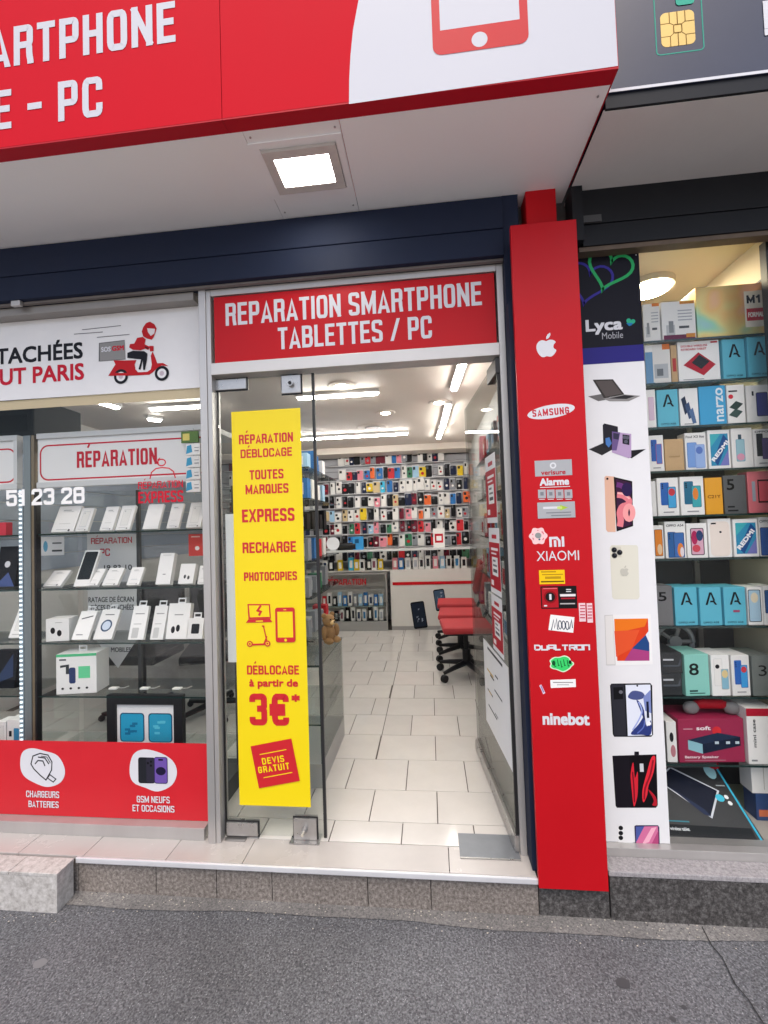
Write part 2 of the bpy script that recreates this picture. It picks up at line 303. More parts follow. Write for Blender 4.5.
def stroke_letters(s, width, cap, t=.17, gap=.085):
    """poster capitals: cap height 1 * cap, stroke t * cap, letter bodies stretched so the string is `width` long"""
    wn = width/cap; base = sum(t if GLY[c][1] else 0 for c in s)+gap*(len(s)-1); k = (wn-base)/max(.01, sum(GLY[c][0] for c in s)); x = 0.0; vs, fs = [], []; lay = 0
    for c in s:
        w_, st = GLY[c]; w_ *= k
        for sk in st:
            P = [Vector((x+t/2+p[0]*w_, t/2+p[1]*(1-t))) if sk[0] != 2 else Vector((x+t/2+p[0]*w_, p[1])) for p in sk[1:]]; tt = t if sk[0] != 2 else t*.75
            closed = sk[0] == 1 and (P[0]-P[-1]).length < 1e-6
            if sk[0] == 1:
                for it in range(2):
                    Q = [] if closed else [P[0]]; n = len(P)
                    for i in range(n-1):
                        a, b = P[i], P[i+1]
                        if not closed and i == 0: Q += [a*.25+b*.75] if n > 2 else []
                        elif not closed and i == n-2: Q += [a*.75+b*.25]
                        else: Q += [a*.75+b*.25, a*.25+b*.75]
                    P = Q+([Q[0]] if closed else [P[-1]])
            if closed: P = P[:-1]
            n = len(P); A, B = [], []
            P2 = list(P)
            if not closed and sk[0] == 0:
                P2[0] = P[0]+(P[0]-P[1]).normalized()*tt/2; P2[-1] = P[-1]+(P[-1]-P[-2]).normalized()*tt/2
            for i in range(n):
                p = P2[i]; a = P2[i-1] if (i or closed) else p; b = P2[(i+1) % n] if (i < n-1 or closed) else p
                d1 = (p-a) if (p-a).length > 1e-9 else (b-p); d2 = (b-p) if (b-p).length > 1e-9 else d1
                d1 = d1.normalized(); d2 = d2.normalized(); m = d1+d2; m = m.normalized() if m.length > .2 else d1
                nn = Vector((-m.y, m.x)); h = tt/2/max(.35, abs(nn.dot(Vector((-d1.y, d1.x)))))
                A.append(p+nn*h); B.append(p-nn*h)
            o = len(vs)
            for q in A+B: y = q.y if sk[0] == 2 else min(1, max(0, q.y)); vs.append((q.x*cap, y*cap, (lay % 12)*.000008))
            for i in range(n if closed else n-1): j = (i+1) % n; fs.append((o+n+i, o+n+j, o+j, o+i))
            lay += 1
        x += w_+(t if st else 0)+gap
    return vs, fs
LAY = 0.0001
class Flat(MB):
    """flat print: coloured shapes laid in layers on a plane facing -y"""
    def __init__(s, Y): super().__init__(); s.Y = Y; s.k = 0
    def nxt(s): s.k += 1; return s.Y - LAY*s.k
    def poly(s, pts, mat):
        a = sum(pts[i][0]*pts[(i+1) % len(pts)][1]-pts[(i+1) % len(pts)][0]*pts[i][1] for i in range(len(pts)))
        if a < 0: pts = pts[::-1]
        y = s.nxt(); s.face([(p[0], y, p[1]) for p in pts], mat); return s
    def rect(s, x0, z0, x1, z1, mat): return s.poly([(x0, z0), (x1, z0), (x1, z1), (x0, z1)], mat)
    def ell(s, cx, cz, rx, rz, mat, n=28, rot=0.0):
        c, q = math.cos(rot), math.sin(rot)
        return s.poly([(cx+rx*math.cos(t)*c-rz*math.sin(t)*q, cz+rx*math.cos(t)*q+rz*math.sin(t)*c) for t in (2*math.pi*i/n for i in range(n))], mat)
    def rrect(s, x0, z0, x1, z1, r, mat, n=5):
        return s.poly(rr(x0, z0, x1, z1, r, n), mat)
    def line(s, pts, wd, mat, closed=False):
        y = s.nxt(); n = len(pts); P = [Vector((p[0], p[1])) for p in pts]; L = []; Rr = []
        for i in range(n):
            a = P[i-1] if (i > 0 or closed) else P[i]; b = P[(i+1) % n] if (i < n-1 or closed) else P[i]
            d1 = (P[i]-a); d2 = (b-P[i])
            if d1.length < 1e-9: d1 = d2
            if d2.length < 1e-9: d2 = d1
            d1 = d1.normalized(); d2 = d2.normalized(); t = (d1+d2)
            t = t.normalized() if t.length > 1e-6 else d1
            nn = Vector((-t.y, t.x)); k = wd/2/max(0.4, abs(nn.dot(Vector((-d1.y, d1.x)))))
            L.append(P[i]+nn*k); Rr.append(P[i]-nn*k)
        for i in range(n if closed else n-1):
            j = (i+1) % n; s.face([(Rr[i].x, y, Rr[i].y), (Rr[j].x, y, Rr[j].y), (L[j].x, y, L[j].y), (L[i].x, y, L[i].y)], mat)
        return s
    def text(s, t, x0, z0, x1, cap, mat, bold=0.03, rot=0.0, slant=0.0):
        vs, fs = letters(t, x1-x0, cap, bold); y = s.nxt(); c, q = math.cos(rot), math.sin(rot)
        s.add([(x0+(v[0]+v[1]*slant)*c-v[1]*q, y-v[2], z0+(v[0]+v[1]*slant)*q+v[1]*c) for v in vs], fs, mat); return s
    def caps(s, t, x0, z0, x1, cap, mat, wt=.17, gap=.085, rot=0.0):
        vs, fs = stroke_letters(t, x1-x0, cap, wt, gap); y = s.nxt(); c, q = math.cos(rot), math.sin(rot)
        s.add([(x0+v[0]*c-v[1]*q, y-v[2], z0+v[0]*q+v[1]*c) for v in vs], fs, mat); return s
    # pixel-surveyed versions (positions read off the photograph on this plane)
    def P(s, px, py): p = onY(px, py, s.Y); return (p.x, p.z)
    def ppoly(s, pts, mat): return s.poly([s.P(*p) for p in pts], mat)
    def prect(s, x0, y0, x1, y1, mat):
        xm, ym = (x0+x1)/2, (y0+y1)/2
        return s.rect(s.P(x0, ym)[0], s.P(xm, y1)[1], s.P(x1, ym)[0], s.P(xm, y0)[1], mat)
    def ptext(s, t, x0, x1, y0, y1, mat, bold=0.03, full=None, slant=0.0):
        xm, ym = (x0+x1)/2, (y0+y1)/2; a = s.P(x0, ym)[0]; b = s.P(x1, ym)[0]; z0 = s.P(xm, y1)[1]; z1 = s.P(xm, y0)[1]
        if full:                                            # same letters, the string going on to the left outside the frame
            wt = _rawwidth(t); wf = _rawwidth(full); a = b-(b-a)*wf/wt; t = full
        return s.text(t, a, z0, b, z1-z0, mat, bold, slant=slant)
def _pcaps(s, t, x0, x1, y0, y1, mat, wt=.17, gap=.085, full=None):
    xm, ym = (x0+x1)/2, (y0+y1)/2; a = s.P(x0, ym)[0]; b = s.P(x1, ym)[0]; z0 = s.P(xm, y1)[1]; z1 = s.P(xm, y0)[1]; cap = z1-z0
    if full:
        k = ((b-a)/cap-stroke_width(t, wt, gap, 0))/sum(GLY[c][0] for c in t); a = b-stroke_width(full, wt, gap, k)*cap; t = full
    return s.caps(t, a, z0, b, cap, mat, wt, gap)
Flat.pcaps = _pcaps
def _rawwidth(t):
    cu = bpy.data.curves.new('w', 'FONT'); cu.body = t; ob = bpy.data.objects.new('w', cu); COL.objects.link(ob)
    dg = bpy.context.evaluated_depsgraph_get(); d = ob.evaluated_get(dg).dimensions.x; bpy.data.objects.remove(ob); bpy.data.curves.remove(cu); return d
def rr(x0, z0, x1, z1, r, n=5):
    out = []
    for cx, cz, a0 in ((x1-r, z1-r, 0), (x0+r, z1-r, 90), (x0+r, z0+r, 180), (x1-r, z0+r, 270)):
        for i in range(n+1): t = R(a0+90*i/n); out.append((cx+r*math.cos(t), cz+r*math.sin(t)))
    return out
def heart(cx, cz, sz, rot=0.0, n=40):
    out = []
    for i in range(n):
        t = 2*math.pi*i/n; x = 16*math.sin(t)**3/17; z = (13*math.cos(t)-5*math.cos(2*t)-2*math.cos(3*t)-math.cos(4*t))/17
        x *= sz; z *= sz; out.append((cx+x*math.cos(rot)-z*math.sin(rot), cz+x*math.sin(rot)+z*math.cos(rot)))
    return out
def wx(px, py, Y): return onY(px, py, Y).x
def wz(px, py, Y): return onY(px, py, Y).z

# ================================================================== GROUND AND STEP
g = MB(); g.face([(-400, -400, 0), (400, -400, 0), (400, 400, 0), (-400, 400, 0)], ASPH)
ground = structure(g.build('pavement'))
PAVE = speckle('bounce_road_stone', (0.50, 0.48, 0.45), (0.34, 0.27, 0.25), (0.60, 0.575, 0.54), 40, .8, .2, .1, specks=False)  # unseen kerb and road, added pale to bounce light up onto the soffit
g = MB(); g.box(-120, 120, -2.45, -2.30, .0005, .03, PAVE); g.build('bounce_kerb', kind='structure')
g = MB(); g.face([(-120, -60, .008), (120, -60, .008), (120, -2.4505, .008), (-120, -2.4505, .008)], PAVE); g.build('bounce_street', kind='structure')
g = MB()                                                    # worn cement band at the foot of the shopfront
top = []; xs = [-6+0.02*i for i in range(0, 601)]
edge = [(x, -0.062-0.010*math.sin(x*3.1)-0.004*math.sin(x*9)-0.004*rnd.random()) for x in xs]
for (xa, ya), (xb, yb) in zip(edge, edge[1:]): g.face([(xa, ya, 0.004), (xb, yb, 0.004), (xb, 0.06, 0.005), (xa, 0.06, 0.005)], CONC)
g.build('cement_strip', kind='structure')
CRACK = M('crack_dark', (0.035, 0.032, 0.03), 0.95)
pts = [(702, 927), (712, 946), (722, 957), (735, 984), (748, 999), (764, 1024), (795, 1072)]
g = MB(); W = [onZ(x, y, 0.006) for x, y in pts]
for a, b in zip(W, W[1:]):
    g.face([(a.x-.002, a.y, .0065), (b.x-.002, b.y, .0065), (b.x+.002, b.y, .0065), (a.x+.002, a.y, .0065)], CRACK)
g.build('pavement_joint', ground)
GUM = M('gum_stain', (0.06, 0.06, 0.064), 0.7); GUML = M('gum_pale', (0.19, 0.19, 0.195), 0.7)
for px, py, r, m in ((623, 983, .022, GUM), (684, 1007, .008, GUM), (40, 963, .022, GUML), (148, 930, .006, GUML), (116, 957, .006, GUML), (673, 1019, .009, GUM), (330, 1000, .006, GUML), (500, 985, .005, GUML), (250, 975, .005, GUML), (420, 955, .007, GUML), (212, 948, .004, GUML)):
    c = onZ(px, py, 0.003); g = MB(); n = 14
    ps = [(c.x+r*(1+.25*rnd.random())*math.cos(2*math.pi*i/n), c.y+r*.8*(1+.25*rnd.random())*math.sin(2*math.pi*i/n)) for i in range(n)]
    g.face([(x, y, 0.0025) for x, y in ps], m); g.build('gum_spot', ground)
# litter grit along the riser: uncountable
GRIT = M('grit_pale', (0.55, 0.50, 0.42), 0.8); g = MB()
for i in range(380):
    x = rnd.uniform(-2.0, 1.6); y = -0.003-abs(rnd.gauss(0, .045)); s_ = rnd.uniform(.0008, .0028)
    if x < -1.6: y -= .12
    g.box(x-s_, x+s_, y-s_*.6, y+s_*.6, .0055, .0055+s_*.7, GRIT if rnd.random() < .75 else GUM)
g.build('grit', kind='stuff')

ST = 0.165                                                   # step height
step = root('step', (0, 0, 0), 'x', 'x'); del step['label']; del step['category']; step['kind'] = 'structure'
b = MB(); b.box(-4.0, 0.384, 0.03, 0.14, 0.0, ST-.016, GROUT); b.build('step_core', step)
jx = [-4.0, -3.1, -2.35, -1.634]+[wx(x, y, 0) for x, y in ((156, 880), (216.5, 882), (272, 884), (367.8, 889), (431, 893))]+[0.388]
for a, c in zip(jx, jx[1:]):
    b = MB(); b.box(a+.0015, c-.0015, 0.0, 0.03, 0.0, .143, GRAN); b.build('stone', step, bevel=.002)
txs = [-4.0, -2.6]+[onZ(x, y, ST).x for x, y in ((32, 842), (94, 845.5), (174, 849), (249, 851), (449, 860))]+[0.384]
for a, c in zip(txs, txs[1:]):
    b = MB(); b.box(a+.0012, c-.0012, -0.008, 0.1425, ST-.015, ST, TREAD); b.build('tile', step, bevel=.0015)
b = MB(); b.prism([(0, 0)]*3, 0, 0, ALU) if False else None
b.box(-1.628, 0.386, -0.021, -0.0095, .142, ST+.0005, M('nosing_aluminium', (.78, .78, .80), .42, metal=.35, var=.06, scale=8)); b.build('nosing_trim', step, bevel=.004)
# stone block at the left end
blk = root('stone_block', (-2.4, -0.06, 0), 'pale marbled stone block standing out from the step below the window', 'stone block')
b = MB(); b.box(-3.2, -1.635, -0.112, -0.0225, 0.0, ST-.0125, GRANP); b.build('block_front', blk, bevel=.002)
for a, c in ((-3.2, -2.42), (-2.418, -1.861), (-1.859, -1.632)):
    b = MB(); b.box(a, c, -0.114, -0.0225, ST-.012, ST+.001, GRANP); b.build('slab', blk, bevel=.002)
# plinths under pillar and right window
b = MB(); b.box(0.3905, 0.664, 0.004, 0.3, 0, .20, GRAND)
tag(b.build('stone_plinth', bevel=.003), 'short dark granite base stone under the red pillar', 'plinth')
pl = root('window_plinth', (1.2, 0.02, 0), 'long dark granite plinth with pale stone ledge under right shop window', 'plinth')
b = MB(); b.box(0.668, 2.6, 0.0, 0.3, 0, .176, GRAND); b.build('plinth_stone', pl, bevel=.002)
b = MB(); b.box(0.664, 2.6, -0.004, 0.30, .1765, .196, LEDGE); b.build('ledge', pl, bevel=.003)

# ================================================================== SHOP FLOOR, tile by tile
floor = MB(); floor.box(-3.6, 0.70, 0.1435, 5.2, 0.0, ST-.008, GROUT)
floor = structure(floor.build('shop_floor'))
rows = [0.1445, 0.292, 0.553, 0.866, 1.185, 1.507, 1.838, 2.145, 2.512, 2.86, 3.21, 3.56, 3.91, 4.26]
TW = 0.335
shared = {}
def tile(x0, x1, y0, y1):
    if x1-x0 < .012: return
    key = (round(x1-x0, 3), round(y1-y0, 3))
    if key not in shared:
        b = MB(); hx, hy = (x1-x0)/2-.0024, (y1-y0)/2-.0024; b.box(-hx, hx, -hy, hy, -.008, 0, TILE); o = b.build('tile', floor, local=True, bevel=.001); shared[key] = o
    else:
        o = shared[key].copy(); COL.objects.link(o); o.parent = floor
    o.location = ((x0+x1)/2, (y0+y1)/2, ST)
for k, (y0, y1) in enumerate(zip(rows, rows[1:])):
    sh = 0.0 if k % 2 == 0 else -TW/2
    x = 0.158+sh
    js = [x+TW*i for i in range(-2, 3)]
    js = ([-0.376]+[j for j in js if -0.30 < j < 0.60] if y0 > .8 else [j for j in [x-TW*q_ for q_ in range(10, 2, -1)]+js if j < .6])+[0.62]
    for a, c in zip(js, js[1:]): tile(a, c, y0, y1)
    s2 = (k*0.11) % TW
    lo = -3.4
    ks = [-0.376]; xx = -0.376-TW+s2 if s2 > .02 else -0.376-TW
    while xx > lo: ks.append(xx); xx -= TW if y0 < 3 else TW
    ks.append(xx)
    ks = ks[::-1]
    for a, c in (zip(ks, ks[1:]) if y0 > .8 else ()): tile(a, c, y0, y1)

# ================================================================== SHOP SHELL
b = MB(); b.box(-4.2, 3.2, .1455, .16, 2.885, 4.05, M('render_dark', (.10, .10, .10), .8)); b.box(.60, .6995, .17, .30, .3, 2.88, MATS['render_dark']); b.box(1.66, 3.3, .165, .30, 0, 2.884, MATS['render_dark']); structure(b.build('building_wall'))
CZ = 2.78
b = MB(); b.box(-3.7, -3.6, 0.25, 5.3, 0, CZ, WALLW); wl = structure(b.build('wall_left'))
for i in range(9):
    b = MB(); b.box(-3.5995, -3.585, 0.5, 4.85, 1.3+i*.155, 1.3+i*.155+.147, M('blue_slat', (0.36, 0.42, 0.52), .5, var=.04)); b.build('slat', wl)
b = MB(); b.box(0.64, 0.70, 0.16, 5.3, 0, CZ, WALLW); structure(b.build('wall_right'))
BWY = 4.87
b = MB(); b.box(-3.6, 0.64, BWY+.03, BWY+.13, 0, CZ, M('groove_dark', (.09, .09, .1), .7)); bw = structure(b.build('wall_back'))
zz = ST+.02
while zz < CZ-.1:
    b = MB(); b.box(-3.6, 0.64, BWY, BWY+.0295, zz, zz+.092, SLAT); b.build('slat', bw); zz += .1
b = MB(); b.box(-3.7, 0.70, 0.16, 5.3, CZ, CZ+.1, CEIL); structure(b.build('ceiling'))
b = MB(); b.box(-3.6, 0.64, 4.45, BWY-.001, CZ-.09, CZ-.0005, CEIL); structure(b.build('ceiling_bulkhead'))
# lights on the ceiling
def strip(p, q, label):
    p, q = Vector((p[0], p[1], 0)), Vector((q[0], q[1], 0)); d = (q-p); L = d.length; rz = math.atan2(d.y, d.x); c = (p+q)/2
    o = root('strip_light', (c.x, c.y, CZ), label, 'strip light', 'strip lights on the shop ceiling', rz=rz)
    b = MB(); b.box(-L/2-.02, L/2+.02, -.035, .035, -.028, -.0005, M('lamp_body', (.7, .7, .7), .4)); b.build('housing', o, local=True)
    b = MB(); b.box(-L/2, L/2, -.019, .019, -.044, -.0285, LED); b.build('tube', o, local=True)
e = [onZ(x, y, CZ-.03) for x, y in ((463.5, 364), (454, 389.6), (448.5, 405), (442.5, 428), (441, 430.5), (438.5, 438))]
strip((e[0].x, e[0].y-.15, 0), e[1], 'nearest strip of the line of strips running inward past the glass door')
strip(e[2], e[3], 'middle strip of the line of strips running inward past the glass door')
strip(e[4], e[5], 'short far strip of the line of strips running inward past the glass door')
e = [onZ(x, y, CZ-.03) for x, y in ((300, 399.5), (377, 393), (322, 442.5), (407, 433.5))]
strip((e[0].x, e[1].y, 0), e[1], 'nearer crosswise strip light seen above the yellow poster door')
strip((e[2].x-.4, e[3].y, 0), e[3], 'farther crosswise strip light close to the back wall')
for (a_, c_), lb_ in ((((97, 401.5), (117.5, 407.5)), 'short inward strip light over the middle of the repair header'), (((152, 409), (215, 405.2)), 'bright crosswise strip light over right end of the repair header'), (((149, 419), (160, 420.5)), 'faint far strip light over the repair header')):
    strip(onZ(*a_, CZ-.03), onZ(*c_, CZ-.03), lb_)
def downlight(px, py, label, r=.05, on=True):
    q = onZ(px, py, CZ)
    o = root('downlight', (q.x, q.y, CZ), label, 'downlight', 'round recessed downlights in shop ceiling')
    b = MB(); b.tube([(0, 0, 0), (0, 0, -.008)], [r*2.1, r*1.9], CEIL, 20); b.build('ring', o, local=True)
    b = MB(); b.tube([(0, 0, -.0085), (0, 0, -.014)], [r, r*.9], SPOT if on else M('dim_lens', (.45, .44, .42), .2), 16); b.build('lens', o, local=True)
downlight(385.5, 412.5, 'lit downlight between the two crosswise strip lights')
downlight(439, 402, 'lit downlight beside the line of inward strips')
downlight(372, 427, 'unlit grey downlight in front of the far crosswise strip', .09, False)
downlight(342, 385.5, 'warm square-looking downlight just inside the door head', .06)
# ================================================================== COUNTER AND BACK WALL DISPLAY
CY = 4.25
cz0 = 1.285
WHITEP = M('white_panel', (.66, .64, .60), .35, var=.03)
ctr = root('service_counter', (0, CY, ST), 'white service counter with red stripe and glazed top at shop back', 'counter')
xL = wx(391, 600, CY); xM = wx(388, 600, CY)
zt = wz(430, 569, CY)
b = MB(); b.box(xL, 0.64, CY, CY+.03, ST+.055, zt, WHITEP); b.build('front_panel', ctr)
b = MB(); b.box(xL+.001, 0.639, CY+.006, CY+.026, ST, ST+.0545, GREYB); b.build('kickboard', ctr)
b = MB(); b.box(xL+.03, 0.60, CY-.0045, CY-.0005, wz(430, 584.5, CY), wz(430, 581.5, CY), RED); b.build('red_stripe', ctr)
b = MB(); b.box(-2.6, 0.64, CY+.0305, CY+.36, zt-.02, zt-.001, WHITEP); b.build('display_deck', ctr)
b = MB(); b.box(-2.6, 0.60, CY-.004, CY+.004, zt+.001, cz0-.026, GLASS); b.build('glass_front', ctr)
b = MB(); b.box(-2.6, 0.62, CY-.02, CY+.36, cz0-.025, cz0, M('counter_top', (.62, .64, .64), .25)); b.build('counter_top', ctr, bevel=.003)
for cx, cy, sgn in ((419, 615, 1), (440, 600, 0.8)):                 # phone stickers on the counter front
    f = Flat(CY-.001); p0 = f.P(cx, cy); hw, hh = .095*sgn, .185*sgn
    def rot_(pts, a=R(7)): return [(p0[0]+x*math.cos(a)-z*math.sin(a), p0[1]+x*math.sin(a)+z*math.cos(a)) for x, z in pts]
    f.poly(rot_(rr(-hw, -hh, hw, hh, .025)), C('101218')); f.poly(rot_([(-hw*.86, -hh*.85), (hw*.86, -hh*.85), (hw*.86, hh*.88), (-hw*.86, hh*.88)]), C('1d2536' if sgn == 1 else '41566e'))
    for k in range(7):
        a, c = rnd.uniform(-.05, .05), rnd.uniform(-.12, .12); f.poly(rot_([(a, c), (a+rnd.uniform(.01, .03), c+.02), (a+.006, c+rnd.uniform(.02, .05))]), C('8d97a8'))
    f.build('phone_sticker', ctr)
# glass display case left of counter
dc = root('glass_showcase', ((wx(330, 620, CY)+xM)/2, CY, ST), 'low glass showcase with red lettering standing left of the white counter', 'showcase')
x0 = -2.3; x1 = xM-.01
zc = wz(370, 573, CY)
b = MB(); b.box(x0, x1, CY-.03, CY+.0, ST, ST+.13, M('grey_base', (.30, .30, .29), .4)); b.build('base', dc)
b = MB(); b.box(x1-.014, x1, CY-.035, CY-.005, ST+.131, zc, GREYB); b.box(x0, x1-.015, CY-.035, CY-.005, zc-.014, zc, GREYB); b.build('frame', dc)
b = MB(); b.box(x0, x1-.022, CY-.03, CY-.026, ST+.131, zc-.022, GLASS); b.build('glass_front', dc)
b = MB(); b.box(x0, x1-.021, CY+.30, CY+.31, ST+.131, zc-.021, WHITEP); b.build('back_panel', dc)
zs = wz(360, 606, CY)
b = MB(); b.box(x0, x1-.022, CY-.02, CY+.29, zs-.008, zs, SHELFG, front=GEDGEL); b.build('shelf', dc)
f = Flat(CY-.031); f.pcaps('RÉPARATION', 326, 366, 579, 585, C('b01020')); f.build('lettering', dc)
PAL = {'w': 'e4e2de', 'k': '15161a', 'n': '1b2440', 'r': 'c03038', 'm': '6a1f30', 'p': 'e08a98', 'o': 'e06a38', 'b': '2f6fb0', 'c': '45b8dc', 'y': 'e0c030', 'g': '3f7a5c', 'G': '8b8f96', 't': 'c9b48c', 'l': '9fc4de'}
CNAME = {'w': 'white', 'k': 'black', 'n': 'navy', 'r': 'red', 'm': 'maroon', 'p': 'pink', 'o': 'orange', 'b': 'blue', 'c': 'cyan', 'y': 'yellow', 'g': 'green', 'G': 'grey', 't': 'tan', 'l': 'pale blue'}
CARDM = M('hang_card', (.58, .58, .60), .4)
def small_pack(name, cx, y, z, wd, ht, dp, ch, kind, label, cat, group):
    o = MB(); col = C(PAL[ch]); 
    if kind == 'case':
        o.box(cx-wd/2, cx+wd/2, y, y+.006, z, z+ht*1.1, CARDM)
        o.prism(rr(cx-wd*.43, z+ht*.02, cx+wd*.43, z+ht*.97, wd*.14, 2), y-dp, y-.0005, col)
        cm = BLK if ch not in 'kn' else C('5a5c62')
        o.box(cx-wd*.33, cx-wd*.02, y-dp-.002, y-dp-.0003, z+ht*.66, z+ht*.90, cm)
        if rnd.random() < .5: o.prism([(cx+.2*wd*math.cos(t), z+ht*.38+.2*wd*math.sin(t)) for t in (2*math.pi*i/8 for i in range(8))], y-dp-.002, y-dp-.0003, C(rnd.choice(['e8e4e0', 'c03038', '22242a', '8b8f96'])))
    else:
        o.box(cx-wd/2, cx+wd/2, y, y+dp, z, z+ht, CARD if ch == 'w' else col)
        o.box(cx-wd*.28, cx+wd*.28, y-.002, y-.0003, z+ht*.2, z+ht*.78, C(rnd.choice(['2a3a5c', '23252b', 'b0b6c0', '3f7fae', '8a5060'])) if ch == 'w' else C('eceae6'))
    org = Vector((cx, y, z)); o.v = [(v[0]-cx, v[1]-y, v[2]-z) for v in o.v]
    ob = o.build(name); ob.location = org; tag(ob, label, cat, group); return ob
WY = BWY-.035
rowdef = [(464.0, 'wwnkGrGmmwbpGk.wkwnw'), (479.0, 'wrnpbobkrbwglyk.wknyw'), (492.5, 'mwwkkwnytcbnwwwwwwwnGkn'), (506.5, 'kkwkkwkwpwktknmkokwwbno'),
          (520.0, 'tlwtwwykwwkwmpwowGwtkwG'), (533.0, 'kmwkgrnlpkgwmkmrpkwkwrk'), (546.5, 'mwkkbkkkmpokwgGwkrwGkrk'), (560.0, 'kkwknmkgkwkkrknwkkwmkkg')]
rname = ['top', 'second', 'third', 'fourth', 'fifth', 'sixth', 'seventh', 'bottom']
for ri, (py, s_) in enumerate(rowdef):
    z = wz(385, py, WY)
    px0 = 339 if ri < 2 else 323; px1 = 443 if ri == 0 else 469
    b = MB(); b.box(-3.2, 0.62, WY-.05, BWY-.0008, z-.014, z-.004, M('rail_white', (.6, .6, .62), .4)); tag(b.build('shelf_rail'), f'thin pale rail shelf carrying the {rname[ri]} row of phone cases on back wall', 'shelf', 'rail shelves on the back wall')
    n = len(s_)
    for i, ch in enumerate(s_):
        if ch == '.': continue
        px = px0+(px1-px0)*(i+.5)/n; cx = wx(px, py-5, WY)+rnd.uniform(-.012, .012); wd = rnd.choice([rnd.uniform(.075, .1), rnd.uniform(.075, .1), rnd.uniform(.1, .125)]); ht = rnd.choice([rnd.uniform(.165, .195), rnd.uniform(.13, .18)]); zj = rnd.choice([0, 0, rnd.uniform(0, .022)])
        small_pack('phone_case', cx, WY-rnd.choice([0, 0, .02, .035]), z-.0035+zj, wd, ht, rnd.uniform(.012, .026), ch, 'case', f'{CNAME[ch]} phone case in the {rname[ri]} row of the back wall, {ORDS[i]} from left end', 'phone case', 'phone cases hanging on the back wall')
    for i in range(11):                                              # same wall seen through the left window
        ch = rnd.choice('wkrnbmGpwk'); cx = -3.1+i*.135; 
        small_pack('phone_case', cx, WY, z-.0035, .085, .165, .018, ch, 'case', f'{CNAME[ch]} phone case in the {rname[ri]} row of back wall, {ORDS[i]} from the blue slatted wall', 'phone case', 'phone cases on the back wall behind the left window')
# boxes in the glazed top of the counter
for i, (px, ch, h) in enumerate(((325, 'w', .15), (331, 'k', .15), (340, 'y', .15), (351, 'c', .18), (356.5, 'y', .15), (362, 'w', .15), (369, 'k', .15), (374, 'w', .16), (380.5, 'y', .15), (395, 'p', .16), (401, 'b', .16), (408, 'w', .16), (415.5, 'w', .16), (421.5, 'w', .16), (428, 'w', .18), (435.5, 'p', .17), (442.5, 'l', .17), (449, 'w', .17), (457, 'w', .17), (464, 'w', .15))):
    small_pack('accessory_box', wx(px, 565, CY+.05), CY+.05, zt, .072, h, .05, ch, 'box', f'{CNAME[ch]} box inside the glazed counter top, {ORDS[i]} from the left', 'box', 'boxes inside the counter top')
for r_, (z, chs) in enumerate(((zs+.0005, 'rwklbwGlbwbl'), (ST+.1305, 'kwkwkwwwkww'))):
    for i, ch in enumerate(chs):
        px = 322+(384-322)*(i+.5)/len(chs)
        small_pack('accessory_pack', wx(px, 610, CY+.03), CY+.03, z, .055, rnd.uniform(.12, .19), .04, ch, 'box', f'{CNAME[ch]} pack on the {"upper" if r_ == 0 else "lower"} level of the glass showcase, {ORDS[i]} from left', 'pack', 'packs inside the low glass showcase')
# things on the counter
zt2 = cz0+.0005
def ctr_box(name, px, py, wd, ht, dp, col, label, cat, extra=None):
    q = wx(px, py, CY+.12); o = root(name, (q, CY+.12, zt2), label, cat)
    b = MB(); b.box(-wd/2, wd/2, 0, dp, 0, ht, col); b.build('carton', o, local=True, bevel=.002)
    if extra:
        f = Flat(-.0002); extra(f, wd, ht); f.build('print', o, local=True)
ctr_box('price_box', 439, 540, .16, .27, .05, CARD, 'white box with red square label standing on counter by the chairs', 'box', lambda f, w_, h_: (f.rect(-w_*.36, h_*.25, w_*.36, h_*.72, C('c02838')), f.rect(-w_*.22, h_*.36, w_*.22, h_*.6, C('eeeeee'))))
ctr_box('blue_box', 358, 545, .15, .19, .06, C('3d8fc8'), 'bright blue box standing on the counter top at left', 'box', lambda f, w_, h_: f.rect(-w_*.3, h_*.5, w_*.1, h_*.8, C('23567e')))
o = root('white_disc', (wx(333, 546, CY+.1), CY+.1, zt2), 'round white disc lamp lying upright on the counter by black roll', 'lamp')
b = MB(); b.tube([(0, 0, .10), (0, .03, .10)], [.095, .09], C('e6e8ec'), 24); b.build('disc', o, local=True)
b = MB(); b.box(-.04, .04, -.005, .05, 0, .012, C('c8cace')); b.build('foot', o, local=True)
o = root('film_roll', (wx(347, 546, CY+.15), CY+.15, zt2), 'black roll lying on the counter between disc and blue box', 'roll')
b = MB(); b.tube([(-.13, 0, .05), (.13, 0, .05)], .05, BLK, 16); b.build('roll', o, local=True)
b = MB(); b.tube([(-.135, 0, .05), (.135, 0, .05)], .02, GREYB, 12); b.build('core', o, local=True)
# left side shelving in the shop (seen past the door edge)
sx = -1.12
us = root('side_shelving', (sx-.2, 2.6, ST), 'dark side shelving with mixed goods behind the yellow poster door', 'shelving')
b = MB(); b.box(sx-.45, sx-.42, 2.2, 3.5, ST, 2.45, M('side_back', (.12, .13, .15), .6)); b.build('back_panel', us)
lv = [.55, .95, 1.3, 1.6, 1.9, 2.2]
for z in lv:
    b = MB(); b.box(sx-.419, sx, 2.2, 3.5, z-.012, z, SHELFG, front=GEDGE); b.build('shelf', us)
for z in lv:
    for k in range(4):
        ch = rnd.choice('wkrbwGngl'); small_pack('accessory_box', sx-.12-.02*k, 2.25+k*.3, z+.0005, rnd.uniform(.12, .2), rnd.uniform(.14, .22), .12, ch, 'box', f'{CNAME[ch]} box on dark side shelving, {ORDS[lv.index(z)]} shelf up and {ORDS[k]} from the door', 'box', 'boxes on the dark side shelving')
